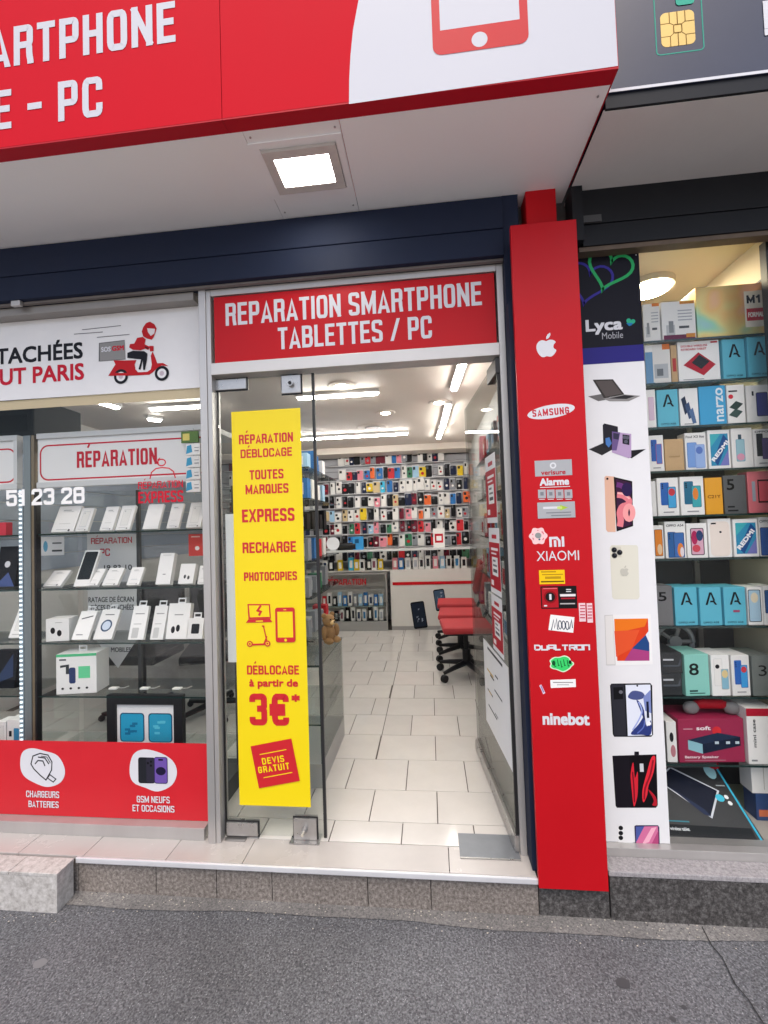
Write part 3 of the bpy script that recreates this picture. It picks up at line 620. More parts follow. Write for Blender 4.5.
# low glass cabinet with the teddy just inside the door
cab = root('glass_cabinet', (-.85, .95, ST), 'low grey glass side cabinet just inside behind the yellow poster door', 'cabinet')
cx1, cy1, ct = -0.635, 1.175, onX(340.5, 632, -.635).z
ct = .84
b = MB(); b.box(-1.1, cx1, .55, cy1, ST, ST+.13, M('grey_cab', (.33, .33, .32), .35)); b.build('base', cab)
b = MB(); b.box(cx1-.006, cx1, .55, cy1, ST+.131, ct-.012, DOORG, front=GEDGE); b.build('side_glass', cab)
b = MB(); b.box(-1.1, cx1-.007, cy1-.006, cy1, ST+.131, ct-.012, DOORG); b.build('back_glass', cab)
b = MB(); b.box(-1.1, cx1+.002, .545, cy1+.002, ct-.0115, ct, SHELFG, front=GEDGE); b.build('top', cab)
b = MB(); b.box(-1.09, cx1-.008, .56, cy1-.008, .50, .508, SHELFG, front=GEDGE); b.build('shelf', cab)
FUR = M('teddy_plush', (.36, .21, .09), .95, var=.2, scale=30, bump=.6, bscale=120)
td = root('teddy_bear', (-.695, 1.03, ct), 'tan plush teddy bear sitting on the low glass cabinet', 'teddy bear', rz=R(55)); td.scale = (.72, .72, .72)
b = MB(); b.ball((0, 0, .085), (.07, .06, .085), FUR); b.ball((.045, -.05, .03), (.035, .06, .03), FUR); b.ball((-.045, -.05, .03), (.035, .06, .03), FUR)
b.ball((.075, -.03, .11), (.025, .03, .06), FUR); b.ball((-.075, -.03, .11), (.025, .03, .06), FUR); b.build('body', td, local=True, smooth=True)
b = MB(); b.ball((0, -.01, .205), (.062, .058, .058), FUR); b.ball((0, -.06, .192), (.028, .025, .022), C('e0c08a')); b.ball((.05, 0, .255), .024, FUR); b.ball((-.05, 0, .255), .024, FUR)
b.ball((0, -.083, .2), .008, BLK, 8, 6); b.ball((.024, -.06, .222), .007, BLK, 8, 6); b.ball((-.024, -.06, .222), .007, BLK, 8, 6); b.build('head', td, local=True, smooth=True)

# ------------------------------------------------------------------ red chairs
def chair(loc, rz, label):
    o = root('office_chair', loc, label, 'chair', 'red office chairs along the right wall', rz=rz)
    b = MB(); b.box(-.23, .23, -.23, .23, .44, .50, CHAIRR); b.build('seat', o, local=True, bevel=.025)
    b = MB(); b.box(-.21, .21, -.21, .21, .425, .4395, BLK); b.build('seat_pan', o, local=True, bevel=.004)
    b = MB(); xf = Matrix.Translation((0, .235, .60)) @ Matrix.Rotation(R(-12), 4, 'X'); b.box(-.20, .20, -.03, .02, 0, .40, CHAIRR, xf=xf); b.build('backrest', o, local=True, bevel=.02)
    b = MB(); b.box(-.18, .18, .022, .038, .03, .37, BLK, xf=xf); b.build('back_shell', o, local=True, bevel=.006)
    b = MB(); b.tube([(0, .05, .42), (0, .24, .42), (0, .29, .50), (0, .285, .66)], .02, BLK, 8); b.build('back_arm', o, local=True, smooth=True)
    b = MB(); b.tube([(0, 0, .12), (0, 0, .25)], .038, BLK, 12); b.tube([(0, 0, .2501), (0, 0, .424)], .022, BLK, 12); b.build('gas_column', o, local=True, smooth=False)
    b = MB(); b.tube([(-.20, .02, .42), (-.285, .0, .425), (-.30, -.02, .44)], .012, BLK, 6); b.build('lever', o, local=True)
    for k in range(5):
        a = 2*math.pi*k/5+.35; e_ = (.29*math.cos(a), .29*math.sin(a))
        b = MB(); b.tube([(.02*math.cos(a), .02*math.sin(a), .125), (e_[0]*.6, e_[1]*.6, .105), (e_[0], e_[1], .085)], [.028, .022, .016], BLK, 8); leg = b.build('leg', o, local=True)
        b = MB(); tx, ty = -math.sin(a)*.018, math.cos(a)*.018; b.tube([(e_[0]-tx, e_[1]-ty, .034), (e_[0]+tx, e_[1]+ty, .034)], .034, BLK, 14); b.build('caster', leg, local=True)
    return o
chair((.31, 2.40, ST), R(-90+3), 'nearest red office chair with black star base beside the open glass door')
chair((.30, 2.98, ST), R(-90-4), 'middle red office chair of the row along the right wall')
chair((.30, 3.62, ST), R(-90-2), 'farthest red office chair nearest the white counter')
# right wall display goods, seen through the open door
rw = root('wall_display', (.60, 2.2, ST), 'tall wall display with glass shelves behind the open glass door', 'display')
b = MB(); b.box(.615, .6395, .35, 3.3, ST, 2.5, M('display_back', (.60, .60, .58), .5)); b.build('back_panel', rw)
for z in (.9, 1.2, 1.5, 1.8, 2.1):
    b = MB(); b.box(.43, .6145, .5, 2.0, z-.008, z, SHELFG, front=GEDGEL); b.build('shelf', rw)
    for k in range(6):
        ch = rnd.choice('wrwlpGwtk'); yy = .52+k*.245
        o = MB(); hh = rnd.uniform(.14, .22); ww = rnd.uniform(.1, .19); o.box(-.06, .06, 0, ww, 0, hh, CARD if ch == 'w' else C(PAL[ch])); o.box(-.0625, -.0605, .03, ww-.03, .03, hh-.04, C(rnd.choice(['c02838', 'eceae6', '3f7fae', 'd07080'])))
        ob = o.build('accessory_box'); ob.location = (.50, yy, z+.0005)
        tag(ob, f'{CNAME[ch]} box on right wall display, {ORDS[[.9, 1.2, 1.5, 1.8, 2.1].index(z)]} shelf up, {ORDS[k]} from the entrance', 'box', 'boxes on the right wall display')

# ================================================================== CANOPY SIGN, SOFFIT, FLOOD LIGHT
SZ = 3.06; FY = -0.45; XE = 0.657
cs = root('canopy_sign', (-1.0, -0.2, SZ), 'red and white shopfront canopy sign with smartphone repair lettering', 'shop sign')
seam = wx(222, 118, FY)
xs = wx(350, 100, FY)
for a, c, m in ((-4.2, -2.3, REDB), (-2.298, seam-.0012, REDB), (seam+.0012, XE, REDB)):
    b = MB(); b.box(a, c, FY, -0.02, 3.052, 4.0, m); b.build('face_panel', cs)
f = Flat(FY-.0004)                                              # white field with curved edge
cur = [f.P(349, 104), f.P(349.2, 80), f.P(350.5, 55), f.P(353, 30), f.P(358.5, 0)]
x_, z_ = cur[-1]; cur += [(x_+.045, z_+.13), (x_+.12, z_+.28), (x_+.22, z_+.43)]
f.poly(cur+[(XE-.001, cur[-1][1]), (XE-.001, 3.0535)], SIGNW)
f.build('white_field', cs)
f = Flat(FY-.0012)
f.pcaps('ARTPHONE', -10, 175.5, 15.5, 55.5, SIGNW, .165, .11, full='RÉPARATION SMARTPHONE')
f.pcaps('E - PC', -6, 102.5, 83.5, 123, SIGNW, .165, .12, full='TABLETTE - PC')
p0 = f.P(433, 54); p1 = f.P(529, 42)
wI = p1[0]-p0[0]; cxI = (p0[0]+p1[0])/2; zb = f.P(481, 49.5)[1]
f.rrect(cxI-wI/2, zb, cxI+wI/2, zb+wI*1.9, .03, RED)
f.rect(cxI-wI*.415, zb+wI*.27, cxI+wI*.415, zb+wI*1.62, SIGNW); q = f.P(479.5, 39.5); f.ell(q[0], q[1], .026, .026, SIGNW)
f.build('lettering', cs)
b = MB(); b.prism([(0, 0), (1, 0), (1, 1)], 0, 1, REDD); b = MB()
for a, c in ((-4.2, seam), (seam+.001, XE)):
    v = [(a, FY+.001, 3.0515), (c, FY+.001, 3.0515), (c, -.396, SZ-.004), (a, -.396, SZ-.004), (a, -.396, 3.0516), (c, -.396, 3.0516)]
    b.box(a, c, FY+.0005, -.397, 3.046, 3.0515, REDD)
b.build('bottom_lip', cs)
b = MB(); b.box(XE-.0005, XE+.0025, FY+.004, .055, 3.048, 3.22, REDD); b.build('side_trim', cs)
xa0, xa1 = -.622, -.266
for a, c in ((-4.2, -2.0), (-1.998, xa0-.001), (xa0+.001, xa1-.001), (xa1+.001, XE-.003)):
    b = MB(); b.box(a, c, -.3965, .1445, 3.047, 3.0515, SOFF); b.build('soffit_panel', cs)
b = MB()
for x, y in ((xa0+.02, -.37), (xa1-.02, -.37), (xa0+.02, .02), (xa1-.02, .02), (XE-.03, -.36), (xa0+.012, -.12), (xa1-.012, -.12)): b.tube([(x, y, 3.0469), (x, y, 3.0445)], .004, STEEL, 8)
b.build('screw', cs)
# flood light recessed in the soffit
q0 = onZ(260.5, 151, 3.045); q1 = onZ(335.5, 141.7, 3.045); q2 = onZ(345.9, 185.4, 3.045); q3 = onZ(280.3, 192.7, 3.045)
fx0, fx1 = (q0.x+q3.x)/2, (q1.x+q2.x)/2; fy0, fy1 = (q0.y+q1.y)/2, (q2.y+q3.y)/2
fl = root('flood_light', ((fx0+fx1)/2, (fy0+fy1)/2, 3.047), 'square lit flood light set in the canopy soffit above the door', 'flood light')
b = MB(); t_ = .028
b.box(fx0-t_-.012, fx1+t_, fy0-t_-.008, fy0-t_*.5, 3.041, 3.0465, SOFF); b.box(fx0-t_-.012, fx1+t_, fy1+.003, fy1+t_, 3.041, 3.0465, SOFF)
b.box(fx0-t_-.012, fx0-.003, fy0-t_*.5+.0005, fy1+.0025, 3.041, 3.0465, SOFF); b.box(fx1+.003, fx1+t_, fy0-t_*.5+.0005, fy1+.0025, 3.041, 3.0465, SOFF); b.build('trim_plate', fl)
LAMPF = M('lamp_frame', (.60, .57, .53), .4, var=.1)
b = MB(); m_ = .036
b.box(fx0, fx1, fy0, fy0+m_, 3.034, 3.0463, LAMPF); b.box(fx0, fx1, fy1-m_, fy1, 3.034, 3.0463, LAMPF); b.box(fx0, fx0+m_, fy0+m_+.0004, fy1-m_-.0004, 3.034, 3.0463, LAMPF); b.box(fx1-m_, fx1, fy0+m_+.0004, fy1-m_-.0004, 3.034, 3.0463, LAMPF)
b.build('frame', fl)
b = MB(); b.box(fx0+m_+.001, fx1-m_-.001, fy0+m_+.001, fy1-m_-.001, 3.038, 3.0455, FLOOD); b.build('lens', fl)
# neighbour's canopy sign
NY = -.335
ns = root('neighbour_sign', (1.3, -.15, 3.03), 'dark navy neighbouring canopy sign with gold SIM card chip', 'shop sign')
NAVYS = M('sign_navy', (.022, .026, .052), .22, spec=.5, var=.15, scale=1.5, coat=.3)
b = MB(); b.box(.668, 3.2, NY, -.02, 3.078, 4.0, NAVYS); b.build('face_panel', ns)
b = MB(); b.box(.664, 3.2, NY+.006, NY+.016, 3.028, 3.0775, DARK); b.build('bottom_rail', ns)
b = MB(); b.box(.661, 3.2, NY+.0165, .1445, 3.026, 3.034, M('soffit_grey', (.66, .63, .60), .4, var=.06, scale=2)); b.build('soffit_panel', ns)
f = Flat(NY-.0003)
f.rect(.670, 3.079, 3.2, 3.089, WHITE); f.rect(.6685, 3.089, .681, 3.165, WHITE)
a = f.P(657, 57); c = f.P(704, 48); TEAL = C('3f9a86')
zz0 = f.P(680, 52.5)[1]
f.line(rr(a[0], zz0, c[0], zz0+.36, .012), .004, TEAL, True)
GOLD = M('gold_chip', (.66, .46, .14), .3, metal=.3); gx0, gz0 = f.P(661.5, 45)[0], f.P(679, 45.6)[1]; gx1, gz1 = f.P(695.5, 40)[0], f.P(677, 11.5)[1]
f.rrect(gx0, gz0, gx1, gz1, .018, GOLD); GL = C('7a5a1c'); gw, gh = gx1-gx0, gz1-gz0
for q in (((0, .3), (.28, .3), (.38, .38)), ((0, .68), (.28, .68), (.38, .62)), ((1, .3), (.72, .3), (.62, .38)), ((1, .68), (.72, .68), (.62, .62)), ((.27, 0), (.27, .3)), ((.73, 0), (.73, .3)), ((.27, 1), (.27, .68)), ((.73, 1), (.73, .68)), ((.5, 0), (.5, .38)), ((.5, 1), (.5, .62))):
    f.line([(gx0+u*gw, gz0+v*gh) for u, v in q], .0025, GL)
f.line(rr(gx0+.38*gw, gz0+.38*gh, gx0+.62*gw, gz0+.62*gh, .004, 2), .0025, GL, True)
hh = f.P(685, 5); f.rrect(hh[0]-.03, hh[1], hh[0]+.03, hh[1]+.06, .012, C('3fa890'))
q = f.P(764.5, 36); f.rect(q[0], q[1], q[0]+.13, q[1]+.022, WHITE); f.rect(q[0], q[1]+.023, q[0]+.03, q[1]+.12, WHITE)
f.build('sign_print', ns)

# ================================================================== ROLLER SHUTTERS
SY = .05
sh = root('roller_shutter', (-1.0, SY, 2.77), 'navy blue rolled up shutter box above the door and left window', 'shutter')
for z0, z1, y in ((3.0385, 3.0465, SY+.012), (2.897, 3.037, SY), (2.778, 2.8955, SY+.004)):
    b = MB(); b.box(-4.2, .372, y, .14, z0, z1, NAVY); b.build('slat', sh, bevel=.003 if z1-z0 > .02 else 0)
b = MB(); b.box(-4.2, .37, SY+.03, .10, 2.768, 2.7775, M('track_grey', (.20, .18, .17), .5, var=.15)); b.build('bottom_track', sh)
b = MB(); b.box(-2.02, -1.97, SY+.01, SY+.0295, 2.752, 2.79, ALU); b.build('bracket', sh, bevel=.004)
s2 = root('roller_shutter', (1.2, SY, 2.76), 'black rolled up shutter box above the right shop window', 'shutter')
for z0, z1, y in ((2.876, 3.0255, SY), (2.782, 2.8745, SY+.004)):
    b = MB(); b.box(.705, 3.2, y, .14, z0, z1, DARK); b.build('slat', s2, bevel=.003)
b = MB(); b.box(.69, 3.2, SY+.012, .111, 2.762, 2.7815, M('rust_track', (.11, .075, .05), .6, var=.3, scale=12)); b.build('bottom_track', s2)
b = MB(); b.box(.705, .78, SY-.012, SY-.0005, 2.875, 2.905, M('hinge_grey', (.05, .05, .052), .5)); b.build('hinge_plate', s2)
b = MB(); b.box(.656, .70, .02, .108, 2.79, 3.0255, DARK); tag(b.build('shutter_rail'), 'dark shutter guide rail beside the top of red pillar', 'shutter rail')
b = MB(); b.box(.372, .44, .06, .13, 2.55, 3.046, NAVY); tag(b.build('guide_head'), 'navy shutter guide head left of the narrow red pillar top', 'shutter rail')
b = MB(); b.box(.3725, .402, .02, .128, ST+.001, 2.5495, NAVY); tag(b.build('shutter_rail', bevel=.003), 'tall navy shutter guide rail between door frame and red pillar', 'shutter rail')

# ================================================================== RED PILLAR
PX0, PX1, PZ0, PZ1, PY = .385, .652, .137, 2.848, -.03
pr = root('red_pillar', (.52, .05, .137), 'tall red pillar covered with phone brand logos and stickers', 'pillar')
b = MB(); b.box(PX0, PX1, PY, PY+.022, PZ0, PZ1, RED); b.build('face_panel', pr, bevel=.0015)
b = MB(); b.box(PX0+.02, PX1-.004, PY+.0225, .30, .205, PZ1-.02, M('pillar_core', (.03, .03, .034), .6)); b.build('core', pr)
b = MB(); b.box(wx(526, 205, .049), wx(556, 205, .049), .049, .29, PZ1-.0195, 3.046, RED); b.build('neck', pr)
f = Flat(PY-.0003)
def ap(cx, cz, s):                                              # bitten fruit emblem
    o = []
    L = [(0, .30), (.16, .36), (.34, .33), (.46, .22), (.38, .13), (.335, .02), (.36, -.10), (.47, -.19), (.40, -.34), (.28, -.47), (.15, -.51), (0, -.47), (-.15, -.51), (-.28, -.47), (-.41, -.31), (-.49, -.08), (-.48, .13), (-.38, .29), (-.22, .36), (-.08, .33)]
    n = len(L)
    for i in range(n):
        p0, p1, p2, p3 = L[i-1], L[i], L[(i+1) % n], L[(i+2) % n]
        for t in (0, .33, .66): o.append(tuple(s*.5*((2*p1[k])+(-p0[k]+p2[k])*t+(2*p0[k]-5*p1[k]+4*p2[k]-p3[k])*t*t+(-p0[k]+3*p1[k]-3*p2[k]+p3[k])*t**3) for k in (0, 1)))
    return [(cx+x, cz+z) for x, z in o]
def leafp(cx, cz, s): return [(cx+s*x, cz+s*z) for x, z in ((.0, .40), (.01, .52), (.08, .64), (.21, .72), (.22, .60), (.14, .46), (.04, .40))]
q = f.P(546.5, 347); s_ = (f.P(557, 347)[0]-f.P(536.5, 347)[0])
f.poly(ap(q[0], q[1], s_), WHITE); f.poly(leafp(q[0], q[1]+s_*.0, s_), WHITE); f.build('fruit_logo', pr)
f = Flat(PY-.0003); q = f.P(551, 411.5); wE = f.P(575, 411)[0]-f.P(527, 411)[0]
f.ell(q[0], q[1], wE/2, wE*.145, WHITE, 36, R(7)); f.caps('SAMSUNG', q[0]-wE*.39, q[1]-.0185, q[0]+wE*.38, .029, M('logo_red', (.50, .01, .03), .5), .2, .16, rot=R(2)); f.build('brand_logo', pr)
GRYS = C('a9abae'); RI = C('b01828')
f = Flat(PY-.0003)
f.prect(534.8, 460, 572, 475.8, GRYS); q = f.P(553, 465.5); f.ell(q[0], q[1], .013, .013, C('d6d8da'), 16); f.ell(q[0], q[1], .007, .007, GRYS, 12)
f.ptext('verisure', 541, 565.5, 469.5, 474.6, RI, .03)
f.ptext('Alarme', 539.5, 569, 477.5, 485.3, WHITE, .05); f.prect(540, 486.6, 570, 487.3, WHITE)
for i in range(4): f.prect(538+8.8*i, 489.6, 545.8+8.8*i, 498.2, GRYS); f.prect(540.3+8.8*i, 492, 543.6+8.8*i, 495.6, C('7d8086')); f.prect(539+8.8*i, 499, 545+8.8*i, 499.6, WHITE)
f.prect(537.4, 502, 575, 518, GRYS); f.prect(543, 506.5, 562, 508.8, WHITE); f.ppoly([(560, 505), (568, 507.5), (560, 510.6)], C('a4c43a')); f.prect(557, 506.5, 562, 509, C('c4d878'))
f.prect(546, 512, 571, 513, C('7d8086')); f.prect(551, 514.8, 571, 515.8, C('7d8086')); f.build('alarm_sticker', pr)
f = Flat(PY-.0003); q = f.P(538.2, 536)
f.poly([(q[0]+.034*(1+.10*math.cos(6*t))*math.cos(t), q[1]+.034*(1+.10*math.cos(6*t))*math.sin(t)) for t in (2*math.pi*i/48 for i in range(48))], C('f0c8c8')); f.ell(q[0], q[1]+.002, .013, .012, C('8c9290'), 12); f.ell(q[0]+.004, q[1]-.014, .004, .004, C('3c5a6a'), 8)
for i in range(9): t = rnd.uniform(0, 6.28); f.ell(q[0]+.023*math.cos(t), q[1]+.023*math.sin(t), .003, .003, C('d88088'), 6)
f.build('flower_sticker', pr)
f = Flat(PY-.0003); a = f.P(549.5, 547); c = f.P(564, 536.5); h_ = c[1]-a[1]; w_ = c[0]-a[0]; t_ = w_*.17
f.poly([(a[0], a[1]), (a[0]+t_, a[1]), (a[0]+t_, a[1]+h_-t_), (a[0]+w_*.62-t_, a[1]+h_-t_), (a[0]+w_*.62-t_*.2, a[1]+h_-t_*1.6), (a[0]+w_*.62-t_*.2, a[1]), (a[0]+w_*.62+t_*.8, a[1]), (a[0]+w_*.62+t_*.8, a[1]+h_-t_*1.5), (a[0]+w_*.62-t_*.4, a[1]+h_), (a[0], a[1]+h_)], WHITE)
f.rect(a[0]+w_*.30, a[1], a[0]+w_*.30+t_, a[1]+h_*.66, WHITE); f.rect(a[0]+w_-t_, a[1], a[0]+w_, a[1]+h_, WHITE)
f.ptext('XIAOMI', 536.5, 579, 550.2, 560.5, WHITE, -.01); f.build('brand_logo', pr)
f = Flat(PY-.0003); f.prect(539.2, 570, 564.8, 584, C('f0c418')); f.prect(541, 571.2, 556, 572.4, C('b08818'))
f.prect(542, 574, 563, 575, C('b08818')); f.prect(545, 576.4, 561, 578.8, C('b89018')); f.prect(541, 580.8, 564, 582.2, C('6a5410')); f.build('yellow_sticker', pr)
f = Flat(PY-.0003); f.prect(540.8, 586, 577, 608.6, C('141214')); f.prect(542, 587.5, 558.2, 607.6, C('b01824')); q = f.P(550.2, 597); f.ell(q[0], q[1], .026, .026, C('8c0e18'), 20); f.ell(q[0], q[1], .019, .019, C('1c1416'), 20); f.text('1', q[0]-.004, q[1]-.011, q[0]+.005, .024, WHITE, .05)
for y in (589, 591): f.prect(566, y, 571, y+.9, C('d8d8d8'))
f.prect(560, 594, 575.5, 596.4, C('e4dcdc')); f.prect(561, 597.6, 575, 599, C('a82030')); f.prect(560, 603, 575, 604.2, C('b8b4b4')); f.prect(543, 588, 557, 589, C('d86870')); f.prect(544, 605, 547, 606.4, WHITE); f.build('black_red_sticker', pr)
f = Flat(PY-.0003); f.prect(579, 603, 585.6, 621.5, C('e8c8cc')); f.prect(587, 603.2, 592.6, 622.6, C('e8c8cc')); f.prect(585.7, 603, 586.9, 622, C('b01828'))
for y in (605, 608, 611, 614, 617): f.prect(580, y, 585, y+1.1, C('c05060')); f.prect(587.6, y+.4, 592, y+1.5, C('c05060'))
f.build('barcode_sticker', pr)
f = Flat(PY-.0003); f.ppoly([(548.4, 630), (550.5, 614.6), (574.4, 617.2), (573.2, 632.8)], C('ecebe8'))
INK = C('20304a'); xx = 551.5
f.line([f.P(x, y) for x, y in ((551.5, 630), (553.5, 620), (554.6, 628), (556.6, 619), (557.5, 629), (558.5, 629.5))], .0035, INK)
for k in range(3): f.line([f.P(560+3.6*k+math.cos(t)*1.6+.2*math.sin(t), 624.8+.3*k+4.2*math.sin(t)) for t in (2*math.pi*i/12 for i in range(12))], .0032, INK, True)
f.line([f.P(x, y) for x, y in ((569.5, 629), (571.5, 620), (572.5, 628))], .0035, INK); f.build('scribble_sticker', pr)
# squarish scooter brand lettering built from strokes
f = Flat(PY-.0003); a = f.P(534.5, 650.3); c = f.P(590, 645); W_ = c[0]-a[0]; H_ = .0235; z0 = f.P(562, 650.4)[1]; t_ = .0062
def strk(i, segs, n=8, wd=.86):
    x0 = a[0]+W_*i/n; ww = W_/n*wd
    for sg in segs: f.line([(x0+u*ww, z0+.003+v*(H_-.006)) for u, v in sg], t_, WHITE)
strk(0, [((0.1, 0), (.1, 1), (.75, 1), (1, .75), (1, .25), (.75, 0), (.1, 0))]); strk(1, [((.1, 1), (.1, 0), (1, 0), (1, 1))]); strk(2, [((.1, 0), (.1, 1), (1, 1), (1, 0)), ((.1, .4), (1, .4))]); strk(3, [((.1, 1.15), (.1, 0), (.9, 0))])
strk(4, [((0, 1), (1, 1)), ((.5, 1), (.5, -.15))]); strk(5, [((.1, -.15), (.1, 1), (1, 1), (1, .45), (.1, .45)), ((.7, .4), (1, -.1))]); strk(6, [((.1, 0), (.1, 1), (1, 1), (1, 0), (.1, 0))]); strk(7, [((.1, -.15), (.1, 1), (1, 1), (1, -.15))]); f.build('brand_logo', pr)
f = Flat(PY-.0003); q = f.P(561.4, 663.6)
f.poly([(q[0]+.046*(1+.08*math.cos(7*t))*math.cos(t), q[1]+.031*(1+.12*math.cos(5*t+.6))*math.sin(t)) for t in (2*math.pi*i/50 for i in range(50))], C('cfe8c8'))
f.poly([(q[0]+.041*(1+.08*math.cos(7*t))*math.cos(t), q[1]+.027*(1+.12*math.cos(5*t+.6))*math.sin(t)) for t in (2*math.pi*i/50 for i in range(50))], C('3ccf6a'))
for k, (u, v) in enumerate(((-.026, .0), (-.012, .004), (.0, -.002), (.012, .004), (.026, .002))): f.line([(q[0]+u-.003, q[1]+v+.013), (q[0]+u, q[1]+v-.012), (q[0]+u+.005, q[1]+v-.010)], .003, C('10502a'))
f.ell(q[0]-.030, q[1]+.002, .007, .010, C('10502a'), 10); f.ell(q[0]+.034, q[1]+.006, .006, .008, C('0c2a18'), 10); f.build('green_sticker', pr)
f = Flat(PY-.0003); f.ppoly([(550.2, 680), (575.6, 679), (576, 687), (550.8, 688)], C('ecebe9')); f.prect(553, 682, 573, 682.8, C('7a7a7a')); f.prect(557, 684.4, 569, 685.1, C('9a9a9a')); f.build('address_sticker', pr)
f = Flat(PY-.0003); f.ppoly([(539.3, 685.6), (541.2, 684.4), (545.4, 693), (543.2, 694.2)], C('d8c8dc')); f.ppoly([(540.4, 686), (541.4, 685.6), (544.2, 692), (543.2, 692.6)], C('8a70a8')); f.build('tiny_sticker', pr)
f = Flat(PY-.0003); f.ptext('ninebot', 542.5, 589.5, 711.8, 725, WHITE, .045); f.build('brand_logo', pr)

# ================================================================== DOOR FRAME AND TRANSOM
df = root('door_frame', (-.33, .14, ST), 'grey aluminium door frame with red transom sign over the entrance', 'door frame')
b = MB(); b.box(-1.031, -1.009, .105, .19, ST, 2.768, ALU); b.build('left_post', df, bevel=.002)
b = MB(); b.box(.3425, .371, .105, .19, ST, 2.768, ALU); b.build('right_post', df, bevel=.002)
b = MB(); b.box(-1.0085, .342, .105, .19, 2.737, 2.768, ALU); b.build('head_rail', df, bevel=.002)
b = MB(); b.box(-1.0085, .342, .100, .19, 2.352, 2.408, M('pale_aluminium', (.60, .58, .56), .4, metal=.3, var=.06, scale=3)); b.build('transom_bar', df, bevel=.002)
b = MB(); b.box(-1.0, .3415, .15, .16, 2.4085, 2.7365, BLK); b.build('transom_back', df)
b = MB(); b.box(-.994, .333, .112, .1495, 2.411, 2.733, RED); b.build('transom_panel', df)
f = Flat(.1115); f.pcaps('REPARATION SMARTPHONE', 225.3, 482, 292.5, 315.5, WHITE, .15); f.pcaps('TABLETTES / PC', 277.8, 432, 321.6, 343.8, WHITE, .15); f.build('lettering', df)
# ================================================================== LEFT DOOR LEAF (closed)
DZ = 2.345
lx1 = wx(320.5, 600, .155)
dl = root('glass_door', (-1.0, .155, ST), 'closed left glass door leaf carrying the yellow price poster', 'glass door')
b = MB(); b.box(-1.002, lx1-.0135, .15, .160, ST+.012, DZ, DOORG); b.build('pane', dl)
b = MB(); b.box(lx1-.013, lx1, .148, .162, ST+.012, DZ, BLACK); b.build('pane_edge', dl)
b = MB(); b.box(-1.0065, -1.0022, .149, .161, ST+.012, DZ, BLACK); b.build('seal', dl)
def patch(px0, py0, px1, py1, nm, par, Y=.138, bk=.172, border=True):
    xm, ym = (px0+px1)/2, (py0+py1)/2; x0, x1 = wx(px0, ym, Y), wx(px1, ym, Y); z0, z1 = wz(xm, py1, Y), wz(xm, py0, Y)
    b = MB(); b.box(x0, x1, Y, .1495, z0, z1, STEEL); b.box(x0, x1, .1605, bk, z0, z1, STEEL); o = b.build(nm, par, bevel=.002)
    b = MB(); b.box(x0-.004, x1+.006, .1455, .1493, z0-.006, z1+.006, BLACK); b.build('gasket', o); return x0, x1, z0, z1, o
patch(215, 379, 246, 389.5, 'top_pivot', dl); patch(226.3, 823, 257.5, 836, 'bottom_pivot', dl)
x0, x1, z0, z1, o = patch(281.5, 375, 300.5, 393, 'stop_patch', dl); 
b = MB(); b.tube([((x0+x1)/2, .138, (z0+z1)/2), ((x0+x1)/2, .120, (z0+z1)/2)], .014, STEEL, 14); b.tube([((x0+x1)/2, .1205, (z0+z1)/2), ((x0+x1)/2, .116, (z0+z1)/2)], .008, BLK, 10); b.build('cylinder', o)
x0, x1, z0, z1, o = patch(293.5, 819, 316.5, 840, 'lock_patch', dl)
b = MB(); b.tube([((x0+x1)/2, .138, (z0+z1)/2), ((x0+x1)/2-.002, .112, (z0+z1)/2)], .013, STEEL, 14); b.tube([((x0+x1)/2-.002, .113, (z0+z1)/2), ((x0+x1)/2-.002, .098, (z0+z1)/2)], .007, M('key_metal', (.7, .68, .6), .25, metal=.9), 8); b.build('cylinder', o)
b = MB(); b.box(x0-.015, x1+.015, .115, .185, ST+.0006, ST+.006, STEEL); tag(b.build('floor_keep'), 'small steel floor keeper under lock of the left door', 'floor plate')
b = MB(); b.box(-.998, -.90, .118, .145, ST+.0005, ST+.005, STEEL); tag(b.build('pivot_plate'), 'thin steel pivot plate on the tread under left door corner', 'floor plate')
# yellow poster
YY = .1485
yp = root('yellow_poster', (wx(272, 806, YY), YY, wz(272, 806, YY)), 'long yellow poster of red repair prices on left glass door', 'poster')
xa = (wx(231, 411, YY)+wx(240, 805, YY))/2; xb = (wx(299.3, 409, YY)+wx(311.8, 807, YY))/2; z0 = wz(276, 806, YY); z1 = wz(265, 410, YY)
b = MB(); b.box(xa, xb, YY-.0012, YY+.001, z0, z1, YEL); b.build('sheet', yp)
f = Flat(YY-.0016); PR = M('poster_red', (.58, .012, .02), .45)
for t, x0, x1, y0, y1, bd in (('RÉPARATION', 238.8, 293, 433.5, 443, .04), ('DÉBLOCAGE', 240.5, 292, 448.3, 457, .04), ('TOUTES', 249.5, 283.5, 469.5, 479, .04), ('MARQUES', 245.5, 288.5, 484, 493.6, .04), ('EXPRESS', 242, 294.5, 508.6, 521.6, .05), ('RECHARGE', 242.5, 296, 541.8, 552.6, .04), ('PHOTOCOPIES', 244, 297, 571.8, 580.5, .035), ('DÉBLOCAGE', 247, 299, 665.3, 674.5, .045), ('3€', 249.5, 289, 693.5, 725.5, .055)):
    f.pcaps(t, x0, x1, y0, y1, PR, .185 if t != '3€' else .195, .085)
f.ptext('à partir de', 249.3, 298, 678.5, 686.6, PR, .045); f.ptext('*', 291.5, 300, 694, 706, PR, .05)
def fp(*pts): return [f.P(x, y) for x, y in pts]
f.poly(fp((247.5, 604), (270, 604), (271, 618.4), (248.5, 619)), PR); f.poly(fp((249, 605.4), (268.8, 605.4), (269.7, 616.8), (250, 617.3)), YEL)
f.poly(fp((246, 622.8), (248.5, 619.3), (270, 618.6), (272.5, 622)), PR); f.poly(fp((256, 620.6), (263, 620.4), (263, 621.6), (256, 621.8)), YEL)
